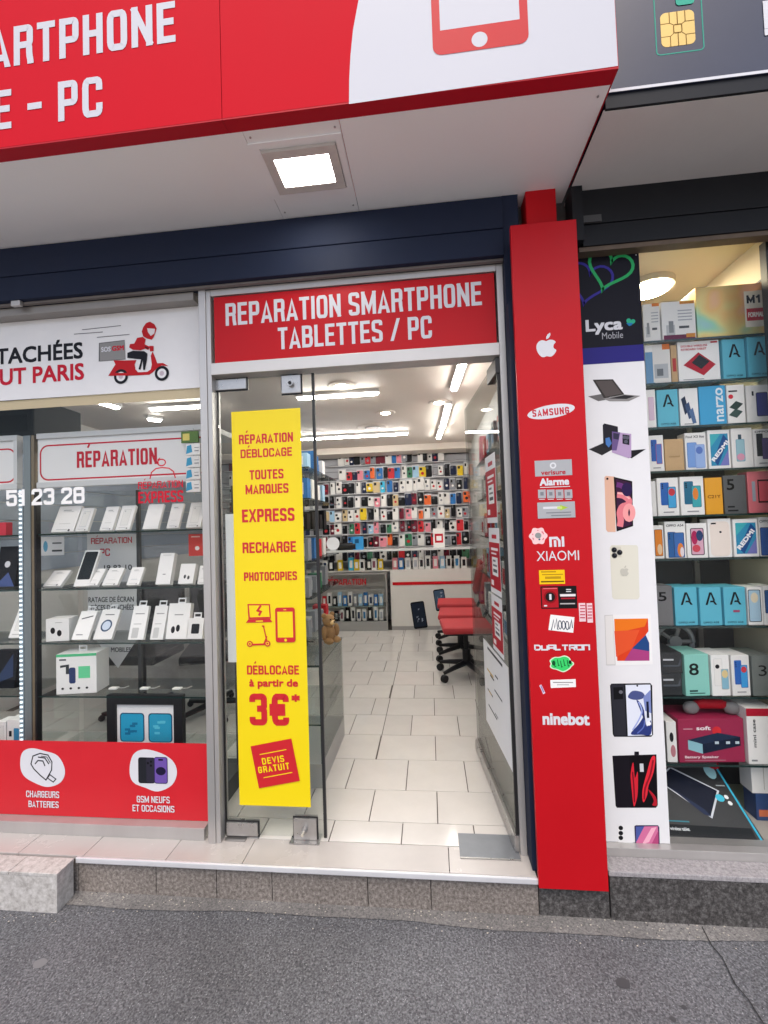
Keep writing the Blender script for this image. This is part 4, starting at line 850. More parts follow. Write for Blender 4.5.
f.line(fp((261, 605.5), (257.6, 610.5), (261, 611.6), (259, 615.5)), .010, PR)
f.line(fp((262, 626), (264.5, 626)), .006, PR); f.line(fp((263.6, 626), (267.2, 642.5)), .0055, PR); f.line(fp((251, 644.6), (267, 644)), .0085, PR); f.line(fp((267, 636), (264, 644.2)), .006, PR)
for cx_, cy_ in ((250, 643.8), (267.6, 643.4)):
    q = f.P(cx_, cy_); f.ell(q[0], q[1], .0145, .0145, PR, 18); f.ell(q[0], q[1], .0085, .0085, YEL, 14); f.ell(q[0], q[1], .005, .005, PR, 10)
q0 = f.P(276, 642.3); q1 = f.P(294.8, 607.3); f.rrect(q0[0], q0[1], q1[0], q1[1], .012, PR); w_ = q1[0]-q0[0]; h_ = q1[1]-q0[1]
f.rect(q0[0]+w_*.11, q0[1]+h_*.14, q1[0]-w_*.11, q1[1]-h_*.12, YEL); f.ell(q0[0]+w_*.5, q0[1]+h_*.065, .007, .007, YEL, 12); f.rect(q0[0]+w_*.43, q1[1]-h_*.075, q0[0]+w_*.57, q1[1]-h_*.05, YEL)
f.poly(fp((250.8, 746), (291.5, 738.2), (300, 780.5), (259.2, 788)), PR)
f.line(fp((260, 754.2), (286.6, 749.2)), .004, YEL); f.line(fp((264, 777.3), (292.5, 772)), .004, YEL)
q = f.P(262.8, 764.4); f.caps('DEVIS', q[0], q[1], q[0]+.108, .030, YEL, .2, .2, rot=R(9)); q = f.P(259, 773); f.caps('GRATUIT', q[0], q[1], q[0]+.152, .030, YEL, .2, .2, rot=R(9))
f.build('lettering', yp)
b = MB(); b.box(wx(226.5, 560, .17), wx(240, 560, .17), .166, .168, wz(228, 662, .17), wz(228, 514, .17), PAPER); tag(b.build('paper_notice'), 'white paper notice on the door glass behind yellow poster', 'notice')

# ================================================================== RIGHT DOOR LEAF (open inward)
HX, HYY = .340, .118; TX, TY = .262, 1.0
ang = math.atan2(HX-TX, TY-HYY); LL = math.hypot(HX-TX, TY-HYY)
dr = root('glass_door', (HX, HYY, ST), 'open right glass door leaf with red and white labels swung into the shop', 'glass door', rz=ang)
b = MB(); b.box(-.006, .006, .012, LL, .078, 2.18, DOORG); b.build('pane', dr, local=True)
b = MB(); b.box(-.0115, .0115, .0, .0115, .0785, 2.109, BLACK); b.build('pane_edge', dr, local=True)
b = MB(); b.box(-.020, .020, .0, LL, .006, .074, STEEL); b.build('bottom_rail', dr, local=True, bevel=.003)
b = MB(); b.box(-.0215, -.0202, .03, LL-.02, .0745, .078, STEEL); b.build('rail_cap', dr, local=True)
b = MB(); b.box(-.018, .018, -.004, .17, 2.11, 2.182, M('dark_steel', (.05, .05, .05), .35, metal=.5)); b.build('top_patch', dr, local=True, bevel=.003)
def leaf(px, py):
    n = Vector((math.cos(ang), math.sin(ang), 0)); d = ray(px, py); t = (Vector((HX, HYY, ST))-n*.007-cam_pos).dot(n)/d.dot(n); p = cam_pos+d*t-Vector((HX, HYY, ST))
    return (p.x*-math.sin(ang)+p.y*math.cos(ang), p.z)      # along the leaf, up
def lposter(px0, px1, py0, py1, label, kind):
    y0 = leaf(px1, (py0+py1)/2)[0]; y1 = leaf(px0, (py0+py1)/2)[0]; zt_ = leaf((px0+px1)/2, py0)[1]; zb_ = leaf((px0+px1)/2, py1)[1]
    if kind == 'red': y1 = y0+.21
    c = Vector((HX, HYY, ST+zb_))+Vector((-math.sin(ang), math.cos(ang), 0))*((y0+y1)/2)+Vector((-math.cos(ang), -math.sin(ang), 0))*.0085
    o = root('label_poster' if kind == 'red' else 'paper_poster', c, label, 'poster', rz=ang)
    hw, h = (y1-y0)/2, zt_-zb_; b = MB(); b.box(-.0008, .0008, -hw, hw, 0, h, PAPER); b.build('sheet', o, local=True)
    b = MB()
    def rc(u0, v0, u1, v1, m, k): x_ = -.0009-.0004*k; y_0, y_1 = hw-2*hw*u0, hw-2*hw*u1; b.face([(x_, y_0, v0*h), (x_, y_1, v0*h), (x_, y_1, v1*h), (x_, y_0, v1*h)], m)
    if kind == 'red':
        rc(0, 0.08, 1, .78, C('b01428'), 1); rc(.25, .28, .8, .56, C('ecebe9'), 2); rc(.34, .33, .72, .38, C('55565a'), 3); rc(.34, .42, .72, .45, C('77787c'), 3); rc(.34, .49, .6, .52, C('77787c'), 3); rc(.2, .66, .85, .70, C('f0e4e4'), 2); rc(.3, .84, .75, .90, C('b01428'), 1); rc(.2, .60, .7, .625, C('f0e4e4'), 2)
        rc(.1, .12, .35, .20, C('f0e4e4'), 2)
    else:
        for k in range(9): u = rnd.uniform(.1, .6); v = rnd.uniform(.06, .9); rc(u, v, u+rnd.uniform(.1, .3), v+.02, C(rnd.choice(['4a4c52', 'c8a03c', '2a2c30', '8a8c90'])), 1)
        rc(.2, .93, .8, .96, C('3a3c40'), 1)
    b.build('print', o, local=True)
lposter(484, 496.5, 455, 523, 'topmost red and white label poster on the open right glass door', 'red')
lposter(488.5, 500.5, 528, 593, 'middle red and white label poster on the open right glass door', 'red')
lposter(492, 503, 597, 652, 'lowest red and white label poster on the open right glass door', 'red')
lposter(486, 510, 655, 742, 'white paper with small drawings low on the open right glass door', 'white')
fpq = [onZ(x, y, ST) for x, y in ((457, 833.5), (460, 857.5), (520, 857))]
b = MB(); b.box(.082, .338, .078, .226, ST+.0004, ST+.004, M('grey_plate', (.20, .215, .235), .4, metal=.35, var=.12, scale=14)); o = b.build('closer_plate'); tag(o, 'blue grey floor closer plate at foot of the open right door', 'floor plate')
b = MB(); b.box(.082, .338, .072, .0775, ST+.0004, ST+.005, STEEL); b.build('edge_trim', o)

# ================================================================== LEFT SHOP WINDOW
lw = root('shop_window', (-2.0, .15, ST), 'wide left shop window with white delivery banner and red bottom film', 'shop window')
b = MB(); b.box(wx(200, 400, .10), -1.0315, .100, .19, ST, 2.768, ALU); b.build('mullion', lw, bevel=.002)
b = MB(); b.box(-4.0, -1.0945, .115, .19, ST, .221, ALU); b.build('bottom_rail', lw, bevel=.002)
b = MB(); b.box(-4.0, -1.0945, .105, .19, 2.728, 2.767, M('dull_aluminium', (.30, .28, .26), .45, metal=.4, var=.1)); b.build('top_rail', lw, bevel=.002)
b = MB(); b.box(-4.0, -1.0945, .164, .170, .2215, 2.7275, GLASS); b.build('pane', lw)
GYL = .1635
f = Flat(GYL); zb_ = wz(198, 388, GYL); f.rect(-4.0, 2.318, -1.0965, 2.7265, M('banner_film', (.82, .81, .80), .45, var=.03)); f.build('banner_film', lw)
b = MB(); b.box(-4.0, -1.0965, .172, .174, 2.27, 2.318, M('tape_cream', (.72, .58, .36), .6)); b.build('cream_edge', lw)
f = Flat(GYL-.001); BL = C('1a1c22'); PK = C('c41a32')
f.ptext('TACHÉES', -1, 82.8, 346, 360, BL, .008, full='PIÈCES DÉTACHÉES') if False else None
f.ptext('TACHÉES', -4, 82.8, 344.5, 361.5, BL, .03, full='DÉTACHÉES'); f.ptext('UT PARIS', 0, 84, 365, 382.5, PK, .03, full='TOUT PARIS')
for a_, c_ in (((82, 329.8), (121, 325.6)), ((74, 334.2), (102.8, 332)), ((97, 337.4), (129.5, 334.4))): f.line([f.P(*a_), f.P(*c_)], .0035, C('6a6a6c'))
f.ppoly([(99, 343), (124.8, 340), (125.6, 359.5), (98.8, 361.5)], C('5c5c5e')); f.ppoly([(99.8, 343.6), (124.8, 340.6), (125.4, 359), (100, 361)], C('8f8e8c'))
f.ptext('SOS', 101.3, 110.8, 346.6, 351.8, WHITE, .03); f.ptext('GSM', 112, 124, 345.4, 350.6, PK, .05)
Z = 6.98
def zp(*pts): return [f.P(90+x/Z, 310+y/Z) for x, y in pts]
f.poly(zp((128, 460), (178, 380), (165, 352), (250, 352), (325, 350), (312, 380), (318, 415), (335, 435), (400, 432), (425, 415), (432, 380), (425, 320), (438, 290), (455, 330), (470, 372), (510, 370), (548, 392), (500, 388), (465, 410), (440, 435), (415, 452), (300, 458)), RED)
f.poly(zp((372, 120), (362, 150), (372, 185), (400, 200), (432, 208), (445, 190), (455, 165), (466, 130), (450, 100), (420, 82), (392, 92)), RED); f.poly(zp((400, 128), (455, 132), (450, 165), (425, 182), (405, 155)), C('e4dcdc'))
f.poly(zp((330, 195), (370, 188), (390, 205), (382, 240), (420, 258), (408, 280), (385, 270), (355, 282), (300, 278), (274, 262), (280, 238), (310, 235)), RED)
f.poly(zp((415, 250), (445, 252), (445, 288), (420, 290)), RED); f.line(zp((385, 258), (410, 270)), .006, BL)
f.poly(zp((262, 335), (262, 300), (300, 285), (380, 288), (402, 305), (398, 350), (385, 418), (372, 418), (370, 350), (352, 418), (340, 414), (358, 345), (320, 342)), BL)
for cx_, cy_ in ((217, 465), (503, 443)):
    q = zp((cx_, cy_))[0]; f.ell(q[0], q[1], .0375, .0375, BL, 24); f.ell(q[0], q[1], .024, .024, C('e6e4e4'), 20); f.ell(q[0], q[1], .012, .012, C('c8b8c0'), 14)
f.poly(zp((165, 440), (280, 440), (290, 458), (150, 460)), RED)
f.build('lettering', lw)
f = Flat(GYL-.001)
f.pcaps('51 23 28', 6.3, 84.5, 488.3, 504.8, C('f0f0ee'), .195, .085); f.build('phone_number', lw)
f = Flat(GYL-.001)
f.pcaps('RÉPARATION', 138, 183, 481, 488.3, PK, .15); f.pcaps('EXPRESS', 138.2, 183.3, 491, 502.6, PK, .18, .07)
q = f.P(161.5, 462.5); f.line([(q[0]+.021*math.cos(t), q[1]+.016*math.sin(t)) for t in (2*math.pi*i/16 for i in range(16))], .006, PK, True)
f.line([f.P(160, 458), ] + [f.P(x, y) for x, y in ((158, 459.6), (158.4, 464))], .005, PK)
f.line([f.P(x, y) for x, y in ((150, 479), (151.5, 472.5), (156, 468.6), (162, 467.6), (169, 468.2), (173.5, 471.5), (175.4, 478))], .006, PK); f.build('express_decal', lw)
# red bottom film with two white clouds
f = Flat(GYL); f.rect(-4.0, .223, -1.0965, .588, M('red_film', (.60, .010, .02), .40, var=.03)); f.build('red_film', lw)
f = Flat(GYL-.001)
def blob(pts, m): 
    L = [f.P(*p) for p in pts]; n = len(L); o = []
    for i in range(n):
        p0, p1, p2, p3 = L[i-1], L[i], L[(i+1) % n], L[(i+2) % n]
        for t in (0, .25, .5, .75): o.append(tuple(.5*((2*p1[k])+(-p0[k]+p2[k])*t+(2*p0[k]-5*p1[k]+4*p2[k]-p3[k])*t*t+(-p0[k]+3*p1[k]-3*p2[k]+p3[k])*t**3) for k in (0, 1)))
    f.poly(o, m)
blob([(20.3, 766), (22, 753), (31, 748.2), (45, 751), (58, 756), (65, 770), (61, 782), (48, 787), (35, 783), (24, 776)], WHITE)
blob([(129.5, 770), (133, 755), (143, 749.4), (158, 752), (172, 760), (177, 772), (172, 785), (158, 791.5), (146, 788), (133, 782)], WHITE)
K = C('26262a')
f.line([f.P(x, y) for x, y in ((31, 764), (33, 756), (40, 753.4), (48, 755), (52, 762), (51.6, 770), (46, 780), (40, 775), (34, 769))], .006, K, True)
f.line([f.P(x, y) for x, y in ((35, 764), (38, 760.5), (43, 761), (45, 766))], .006, K); f.line([f.P(x, y) for x, y in ((38, 757), (45, 758), (49, 764))], .006, K); f.line([f.P(x, y) for x, y in ((41, 756), (47, 757), (50.4, 763))], .004, K)
f.line([f.P(x, y) for x, y in ((47.6, 778), (50, 774.6), (56, 779), (53.4, 782))], .005, K, True)
q0 = f.P(138.5, 783); q1 = f.P(154, 757.5); f.rrect(q0[0], q0[1], q1[0], q1[1], .012, C('15161a')); f.rrect(q0[0]+.004, q0[1]+.004, q0[0]+.045, q1[1]-.004, .008, C('202228'))
q0 = f.P(146.6, 783); q1 = f.P(155, 757.5); f.rrect(q0[0], q0[1], q1[0], q1[1], .010, C('2c2a38')); 
for u, v in ((147.5, 763), (150.6, 761.5), (150.6, 765.5)): q = f.P(u+.5, v); f.ell(q[0], q[1], .006, .006, C('0c0c10'), 10)
q0 = f.P(154.5, 783.4); q1 = f.P(167.6, 757); f.rrect(q0[0], q0[1], q1[0], q1[1], .012, C('3a2a60')); f.rrect(q0[0]+.004, q0[1]+.004, q1[0]-.004, q1[1]-.004, .009, C('6a50a0')); q = f.P(161, 771); f.ell(q[0], q[1], .026, .020, C('1c1636'), 14); f.rect(q[0]-.012, q[1]+.05, q[0]+.012, q[1]+.058, C('0c0c10'))
for t, x0, x1, y0, y1 in (('CHARGEURS', 26.5, 59.5, 790.8, 797.4), ('BATTERIES', 28.8, 59, 800.8, 807.3), ('GSM NEUFS', 137, 170, 796, 802.6), ('ET OCCASIONS', 132.8, 174.6, 805, 811.6)): f.pcaps(t, x0, x1, y0, y1, WHITE, .155)
f.build('film_print', lw)

# ================================================================== GOODS: product boxes
def pbox(name, label, cat, x0, y0, x1, y1, Y, z, dep, body, prt=None, group=None, yaw=0.0, lean=0.0, front=None, tab=False, pname='carton'):
    xm, ym = (x0+x1)/2, (y0+y1)/2
    a, c = wx(x0, ym, Y), wx(x1, ym, Y); wd = c-a; ht = (wz(xm, y0, Y)-wz(xm, y1, Y)); 
    if lean: ht /= math.cos(lean)*1.0
    o = root(name, ((a+c)/2, Y, z+(dep*math.sin(lean) if lean else .0003)), label, cat, group, rz=R(yaw), lean=-lean)
    b = MB(); b.box(-wd/2, wd/2, 0, dep, 0, ht, body, front=front); b.build(pname, o, local=True, bevel=.0015)
    if tab:
        b = MB(); k = .022
        b.prism([(-k, ht-.001), (k, ht-.001), (k, ht+.022), (k-.006, ht+.022), (k-.006, ht+.008), (-k+.006, ht+.008), (-k+.006, ht+.022), (-k, ht+.022)], dep*.5, dep*.5+.0015, PAPER)
        b.box(-k, k, dep*.5, dep*.5+.0015, ht+.0225, ht+.030, PAPER); b.build('hang_tab', o, local=True)
    if prt:
        f = Flat(-.0004); prt(f, wd, ht); f.build('print', o, local=True)
    return o
def U(f, w, h):
    return (lambda u0, v0, u1, v1, m: f.rect((u0-.5)*w, v0*h, (u1-.5)*w, v1*h, m)), (lambda u, v: ((u-.5)*w, v*h))
def phone(f, w, h, u0, v0, u1, v1, bez, scr, cams=False, blobs=()):
    x0, x1, z0, z1 = (u0-.5)*w, (u1-.5)*w, v0*h, v1*h; r = min(x1-x0, z1-z0)*.12
    f.rrect(x0, z0, x1, z1, r, C(bez), 3)
    if scr: k = (x1-x0)*.06; f.rrect(x0+k, z0+k, x1-k, z1-k, r*.7, C(scr), 3)
    for c, (a, bq, ra, rb) in blobs: f.ell(x0+(x1-x0)*a, z0+(z1-z0)*bq, (x1-x0)*ra, (z1-z0)*rb, C(c), 14)
    if cams:
        for dz in (.9, .82, .74): f.ell(x0+(x1-x0)*.24, z0+(z1-z0)*dz, (x1-x0)*.09, (x1-x0)*.09, C('101216'), 8)
def two_phones(ca, cb, sb, title=None, blobs=()):
    def g(f, w, h):
        phone(f, w, h, .16, .28, .56, .88, ca, None, True); phone(f, w, h, .48, .20, .88, .76, cb, sb, False, blobs)
        r, p = U(f, w, h); r(.25, .08, .75, .11, C('9a9a9c'))
        if title: f.text(title, -.42*w, .90*h, .40*w, .055*h, C('24262c'), .02)
    return g
def letterA(f, w, h):
    K = C('0c1418'); x, z = -.24*w, .54*h; k = .33*h; t_ = .10*w
    f.poly([(x, z), (x+t_, z), (x+.26*w+t_*.4, z+k), (x+.26*w-t_*.6, z+k)], K)
    f.poly([(x+.26*w-t_*.2, z+k), (x+.26*w+t_*.5, z+k), (x+.46*w, z+k*.34), (x+.46*w-t_, z+k*.34)], K); f.poly([(x+.20*w, z+k*.20), (x+.36*w, z+k*.20), (x+.44*w, z), (x+.54*w, z), (x+.42*w, z+k*.34), (x+.24*w, z+k*.34)], K)
    f.text('OPPO A58', -.38*w, .06*h, .34*w, .05*h, C('1d4a58'), .02)
def big_text(t, col, u0, v0, u1, cap, bold=.05, extra=None, rot=0):
    def g(f, w, h):
        q = ((u0-.5)*w, v0*h)
        f.text(t, q[0], q[1], q[0]+(u1-u0)*(w if not rot else h), cap*(h if not rot else w), C(col), bold, rot=rot)
        if extra: extra(f, w, h)
    return g
def redmi(f, w, h):
    f.poly([(-.40*w, .08*h), (.42*w, .08*h), (.42*w, .90*h), (-.40*w, .90*h)], C('2f8fb8')); f.poly([(-.40*w, .55*h), (.1*w, .90*h), (-.40*w, .90*h)], C('43b0bc')); f.poly([(0, .08*h), (.42*w, .08*h), (.42*w, .5*h)], C('7a7cc0'))
    f.poly([(-.30*w, .22*h), (-.10*w, .08*h), (.42*w, .72*h), (.22*w, .88*h)], C('1b4f8e')); f.text('REDMI', -.25*w, .18*h, -.25*w+.62*h, .20*w, C('eef2f6'), .07, rot=R(52))
TEALB = M('turquoise_carton', (.10, .47, .62), .45, var=.03); MINT = M('mint_carton', (.26, .62, .54), .45, var=.03); GRYC = M('dark_grey_carton', (.085, .09, .095), .45, var=.05)
KRAFT = M('kraft_carton', (.55, .36, .18), .7, var=.08, scale=20); ORNG = M('orange_carton', (.80, .36, .01), .45); PINKC = M('salmon_carton', (.66, .16, .19), .45); MAG = M('magenta_carton', (.34, .018, .07), .4, var=.04); BLKC = M('black_carton', (.022, .025, .028), .35, var=.1); CYAN = M('cyan_carton', (.03, .36, .66), .45)
def holo_mat():
    m = bpy.data.materials.new('holographic_glow_carton'); m.use_nodes = True; n = m.node_tree.nodes; l = m.node_tree.links; b = n['Principled BSDF']
    tc = n.new('ShaderNodeTexCoord'); no = n.new('ShaderNodeTexNoise'); no.inputs['Scale'].default_value = 5; no.inputs['Detail'].default_value = 1.5; l.new(tc.outputs['Object'], no.inputs['Vector'])
    cr = n.new('ShaderNodeValToRGB'); e = cr.color_ramp.elements; e[0].position = .3; e[0].color = (.28, .46, .62, 1); e[1].position = .72; e[1].color = (.62, .50, .42, 1)
    for p_, c_ in ((.38, (.32, .60, .38)), (.44, (.72, .62, .22)), (.52, (.80, .46, .14)), (.60, (.76, .40, .28))): x = cr.color_ramp.elements.new(p_); x.color = (*c_, 1)  # orange stops paint the warm lamp's glow into the foil colours
    l.new(no.outputs['Fac'], cr.inputs[0]); l.new(cr.outputs[0], b.inputs['Base Color']); b.inputs['Metallic'].default_value = .35; b.inputs['Roughness'].default_value = .3; return m
HOLO = holo_mat()
# ------------------------------------------------------------------ right shop window: frame, glass, interior
rwd = root('shop_window', (1.1, .12, .2), 'right shop window full of phone boxes behind glass', 'shop window')
b = MB(); b.box(.655, 3.0, .078, .16, .1965, .232, ALU); b.build('bottom_rail', rwd, bevel=.002)
b = MB(); b.box(.655, 3.0, .117, .123, .2325, 2.775, GLASS); b.build('pane', rwd)
b = MB(); b.box(1.480, 1.554, .124, .16, .2325, 2.775, DARK); b.build('right_post', rwd)
b = MB(); b.box(.655, .70, .124, .16, .2325, 2.775, DARK); b.build('left_post', rwd)
DKG = M('cabinet_dark', (.055, .058, .062), .5, var=.15, scale=3)
nb = MB(); nb.box(.702, .7025+.012, .16, 2.6, 0, 2.86, DKG); structure(nb.build('neighbour_wall_left'))
nb = MB(); nb.box(1.555, 1.655, .16, 2.6, 0, 2.9, CREAM); o = structure(nb.build('neighbour_wall_right'))
b = MB(); b.box(1.551, 1.5548, .2, 2.6, 2.668, 2.676, DKG); b.build('wall_groove', o)
nb = MB(); nb.box(.702, 1.555, .16, 2.6, 2.86, 2.95, CREAM); structure(nb.build('neighbour_ceiling'))
nb = MB(); nb.box(.702, 1.655, 2.6, 2.7, 0, 2.95, CREAM); structure(nb.build('neighbour_wall_back'))
nb = MB(); nb.box(.715, 1.554, .124, .62, .10, .222, M('window_floor', (.45, .43, .40), .6)); structure(nb.build('window_floor'))
q = onZ(657, 283.5, 2.86)
o = root('round_ceiling_light', (q.x-.04, q.y, 2.86), 'large round warm ceiling light in the right shop window', 'ceiling light')
b = MB(); b.tube([(0, 0, -.0005), (0, 0, -.03)], [.122, .118], M('lamp_rim', (.6, .55, .45), .4), 32); b.build('rim', o, local=True)
b = MB(); b.tube([(0, 0, -.0305), (0, 0, -.038)], [.103, .095], WARM, 32); b.build('diffuser', o, local=True)
RF = .25
dsp = root('display_shelves', (1.1, .4, .222), 'dark display unit with nine glass shelves in right shop window', 'shelving')
b = MB(); b.box(.716, 1.55, .585, .60, .223, 2.46, DKG); b.build('back_panel', dsp)
for x in (.85, 1.38):
    b = MB(); b.box(x-.012, x+.012, .565, .5845, .223, 2.45, STEEL); b.build('shelf_upright', dsp)
RZ = [2.421, 2.223, 2.018, 1.815, 1.608, 1.412, 1.106, .793, .495]
for z in RZ:
    b = MB(); b.box(.716, 1.55, RF-.006, .564, z-.009, z, SHELFG, front=GEDGE); b.build('shelf', dsp)
    if z < 1.5:
        b = MB(); b.box(.716, .728, RF+.02, .56, z-.03, z-.0095, BLK); b.build('bracket', dsp)
G1 = 'phone boxes on the right window shelves'
def rb(row, x0, y0, x1, y1, label, body, prt=None, dep=.06, front=None, cat='box', name='phone_box', yaw=None):
    sp = 'top second third fourth fifth sixth seventh eighth ninth'.split()
    return pbox(name, label, cat, x0+.3, y0, x1-.3, y1, RF+.004+rnd.uniform(0, .01), RZ[row], dep, body, prt, G1, yaw if yaw is not None else rnd.uniform(-2, 2), front=front)
def appl(c1='b0b4ba', band=None, top=None):
    def g(f, w, h):
        r, p = U(f, w, h); r(.12, .12, .38, .40, C('c4c6c8')); r(.2, .2, .34, .5, C('8c9094')); 
        for k in range(4): r(.48, .50+.08*k, .9, .53+.08*k, C(c1))
        r(.5, .3, .8, .36, C('55585c'))
        if band: r(.03, .02, .97, .14, C(band)); r(.7, .06, .97, .16, C('d8903a'))
        if top: r(.55, .92, .98, 1.0, C(top))
    return g
rb(0, 643, 302, 660.2, 340, 'small white box with orange top at left end of the top right window shelf', CARD, appl(top='e08030'))
rb(0, 661.2, 300.5, 696, 339.5, 'white appliance box with purple band on the top right window shelf', CARD, appl(band='6a2848', top='d8903a'), dep=.1)
o = rb(0, 696, 283, 766, 334.5, 'large holographic box marked M1 on the top right window shelf', HOLO, None, dep=.13)
def m1(f, w, h):
    r, p = U(f, w, h); r(.70, .16, .985, .86, C('e2dccc')); f.caps('M1', *p(.735, .62), p(.93, 0)[0], .16*h, C('101012'), .24, .14); r(.725, .28, .985, .52, C('b81824')); f.text('FORMAL', *p(.745, .35), p(.97, 0)[0], .10*h, C('f0e8e0'), .04)
f = Flat(-.0004); ww = o.children[0].dimensions; m1(f, wx(765.7, 308, RF)-wx(696.3, 308, RF), wz(731, 283, RF)-wz(731, 334.5, RF)); f.build('print', o, local=True)
o = root('red_dome', (wx(690, 300, .40), .40, RZ[0]+.0005), 'red dome topped gadget behind the holographic box', 'gadget')
b = MB(); b.tube([(0, 0, 0), (0, 0, .17)], .03, BLK, 14); b.build('body', o, local=True); b = MB(); b.ball((0, 0, .185), (.04, .04, .026), C('c01828'), 16, 8); b.build('dome', o, local=True, smooth=True)
def handle_box(f, w, h):
    r, p = U(f, w, h); r(0, .0, .36, .82, C('6f9cc4')); r(.3, .04, 1, .98, C('e4e2de')); r(.7, .86, 1, 1, C('e07830')); r(.35, .14, .9, .5, C('b8bcc0')); r(.45, .2, .7, .38, C('70757a'))
rb(1, 645, 343, 670.5, 382.5, 'white and blue gadget box at left end of the second right window shelf', CARD, handle_box)
rb(1, 671, 344, 677.5, 382, 'narrow tan box standing beside the red tablet box', KRAFT, lambda f, w, h: f.rect(-.3*w, .3*h, .3*w, .65*h, C('b8403a')))
def redtab(f, w, h):
    r, p = U(f, w, h); f.poly([p(.12, .42), p(.50, .72), p(.90, .40), p(.60, .14)], C('b81c30')); f.poly([p(.32, .47), p(.52, .66), p(.76, .48), p(.55, .30)], C('24262a')); f.text('DOUBLE WIRELESS', *p(.08, .86), p(.72, 0)[0], .055*h, C('c02838'), .03); f.text('KEYBOARD TABLET', *p(.08, .78), p(.70, 0)[0], .055*h, C('c02838'), .03); r(.1, .05, .6, .07, C('a0a0a2')); r(.8, .93, .96, .97, C('c02838'))
rb(1, 677.8, 340.5, 720, 381, 'white box showing a red tablet on the second right window shelf', CARD, redtab, dep=.08)
rb(1, 722, 337.5, 746, 377.5, 'turquoise box with letter A beside the red tablet box', TEALB, letterA, dep=.07, yaw=4); rb(1, 747, 335, 771, 376, 'turquoise box with letter A at right end of the second shelf', TEALB, letterA, dep=.07, yaw=4)
rb(2, 646.5, 389, 656, 427.5, 'pink tinted box at left end of the third right window shelf', CARD, lambda f, w, h: phone(f, w, h, .2, .2, .8, .8, 'c890b0', 'e0c8dc'))
rb(2, 657, 388, 678.6, 425.5, 'single turquoise box with letter A on the third right window shelf', TEALB, letterA)
def darkfan(f, w, h):
    r, p = U(f, w, h)
    for k, c_ in enumerate(('23304a', '3a4f74', '54719c')): f.poly([p(.08+.2*k, .72-.16*k), p(.30+.2*k, .80-.16*k), p(.46+.2*k, .40-.16*k), p(.26+.2*k, .30-.12*k)], C(c_))
    r(.2, .05, .7, .07, C('8a8a8c'))
rb(2, 679.4, 387, 698.6, 425, 'white box with fanned dark blue phones beside the cyan box', CARD, darkfan)
rb(2, 699.3, 385.5, 726, 424.5, 'bright cyan box with vertical white lettering on the third right window shelf', CYAN, lambda f, w, h: f.text('narzo', .40*w, .08*h, .40*w+.86*h, .42*w, C('e8f2f8'), .02, rot=R(90)))
def flip(f, w, h):
    r, p = U(f, w, h); f.ell(*p(.22, .70), .14*w, .14*w, C('d02838'), 16); f.poly([p(.1, .42), p(.5, .58), p(.9, .50), p(.5, .34)], C('2a3e38')); f.poly([p(.05, .22), p(.45, .38), p(.85, .30), p(.5, .14)], C('38504a')); r(.1, .82, .6, .86, C('34363a'))
rb(2, 727, 385.5, 745.2, 424, 'white box with dark folding gadgets and red dot on third shelf', CARD, flip)
rb(2, 746.2, 384, 770, 421.5, 'white box with one purple phone at right end of third shelf', CARD, lambda f, w, h: (phone(f, w, h, .42, .16, .92, .80, '20243c', '3c3f8a'), f.rect(-.25*w, .72*h, -.17*w, .84*h, C('202226'))))
rb(3, 648.5, 435, 664, 471, 'white box with red and blue phones on the fourth right window shelf', CARD, two_phones('2f5fae', 'c03048', '5878c0'))
rb(3, 664.6, 437.8, 684, 469.5, 'plain brown kraft box on the fourth right window shelf', KRAFT, big_text('cosytel', '8a6a3a', .22, .42, .78, .07, .0))
rb(3, 685, 432, 706.6, 469, 'white box with two pale blue phones beside the kraft box', CARD, lambda f, w, h: (f.text('Find X3 lite', -.45*w, .86*h, .42*w, .07*h, C('30343c'), .02), phone(f, w, h, .08, .06, .55, .74, '6088c8', '7aa0dc'), phone(f, w, h, .45, .04, .92, .68, '8098d0', '98b4e4', False, (('5a78c0', (.45, .75, .35, .16)),))))
rb(3, 707.8, 429.5, 730.6, 468.4, 'blue patterned box with slanted white lettering on the fourth shelf', CARD, redmi)
rb(3, 731.4, 427.3, 753, 467, 'white box with one pink and teal phone on the fourth shelf', CARD, lambda f, w, h: (phone(f, w, h, .2, .16, .62, .72, '6a9cb8', '9cc4d0', False, (('e0a0b8', (.5, .2, .45, .16)),)), f.rect(-.18*w, .72*h, -.02*w, .84*h, C('3c5464'))))
rb(3, 753.6, 428, 771, 466, 'white box with dark phones at right end of the fourth shelf', CARD, two_phones('20242c', '30264a', '5a4a80', 'OPPO'))
rb(4, 651.5, 480.5, 656.4, 515.6, 'thin white box edge at left end of the fifth right window shelf', CARD)
rb(4, 657, 477, 679, 515, 'white box with blue phone and red swirl screen on fifth shelf', CARD, two_phones('2f66b4', '24406e', '48a4d8', None, (('c83a48', (.5, .75, .4, .18)),)))
rb(4, 680, 476, 704.4, 514.5, 'white box with teal phones and orange swirl screen on fifth shelf', CARD, two_phones('2a6c8c', '2a7c90', '40a8b0', None, (('e0843a', (.4, .62, .3, .28)),)))
rb(4, 705.2, 476.5, 722.8, 513.2, 'orange box on the fifth right window shelf', ORNG, big_text('C21Y', '7a4608', .12, .44, .88, .09, .02))
rb(4, 723.6, 473.2, 746.5, 511.6, 'dark grey box with large black 5 on the fifth shelf', GRYC, lambda f, w, h: (f.text('5', -.36*w, .62*h, -.02*w, .30*h, C('050506'), .02), f.rect(-.36*w, .16*h, -.05*w, .20*h, C('1c1d20')), f.rect(-.36*w, .06*h, .1*w, .10*h, C('1c1d20'))))
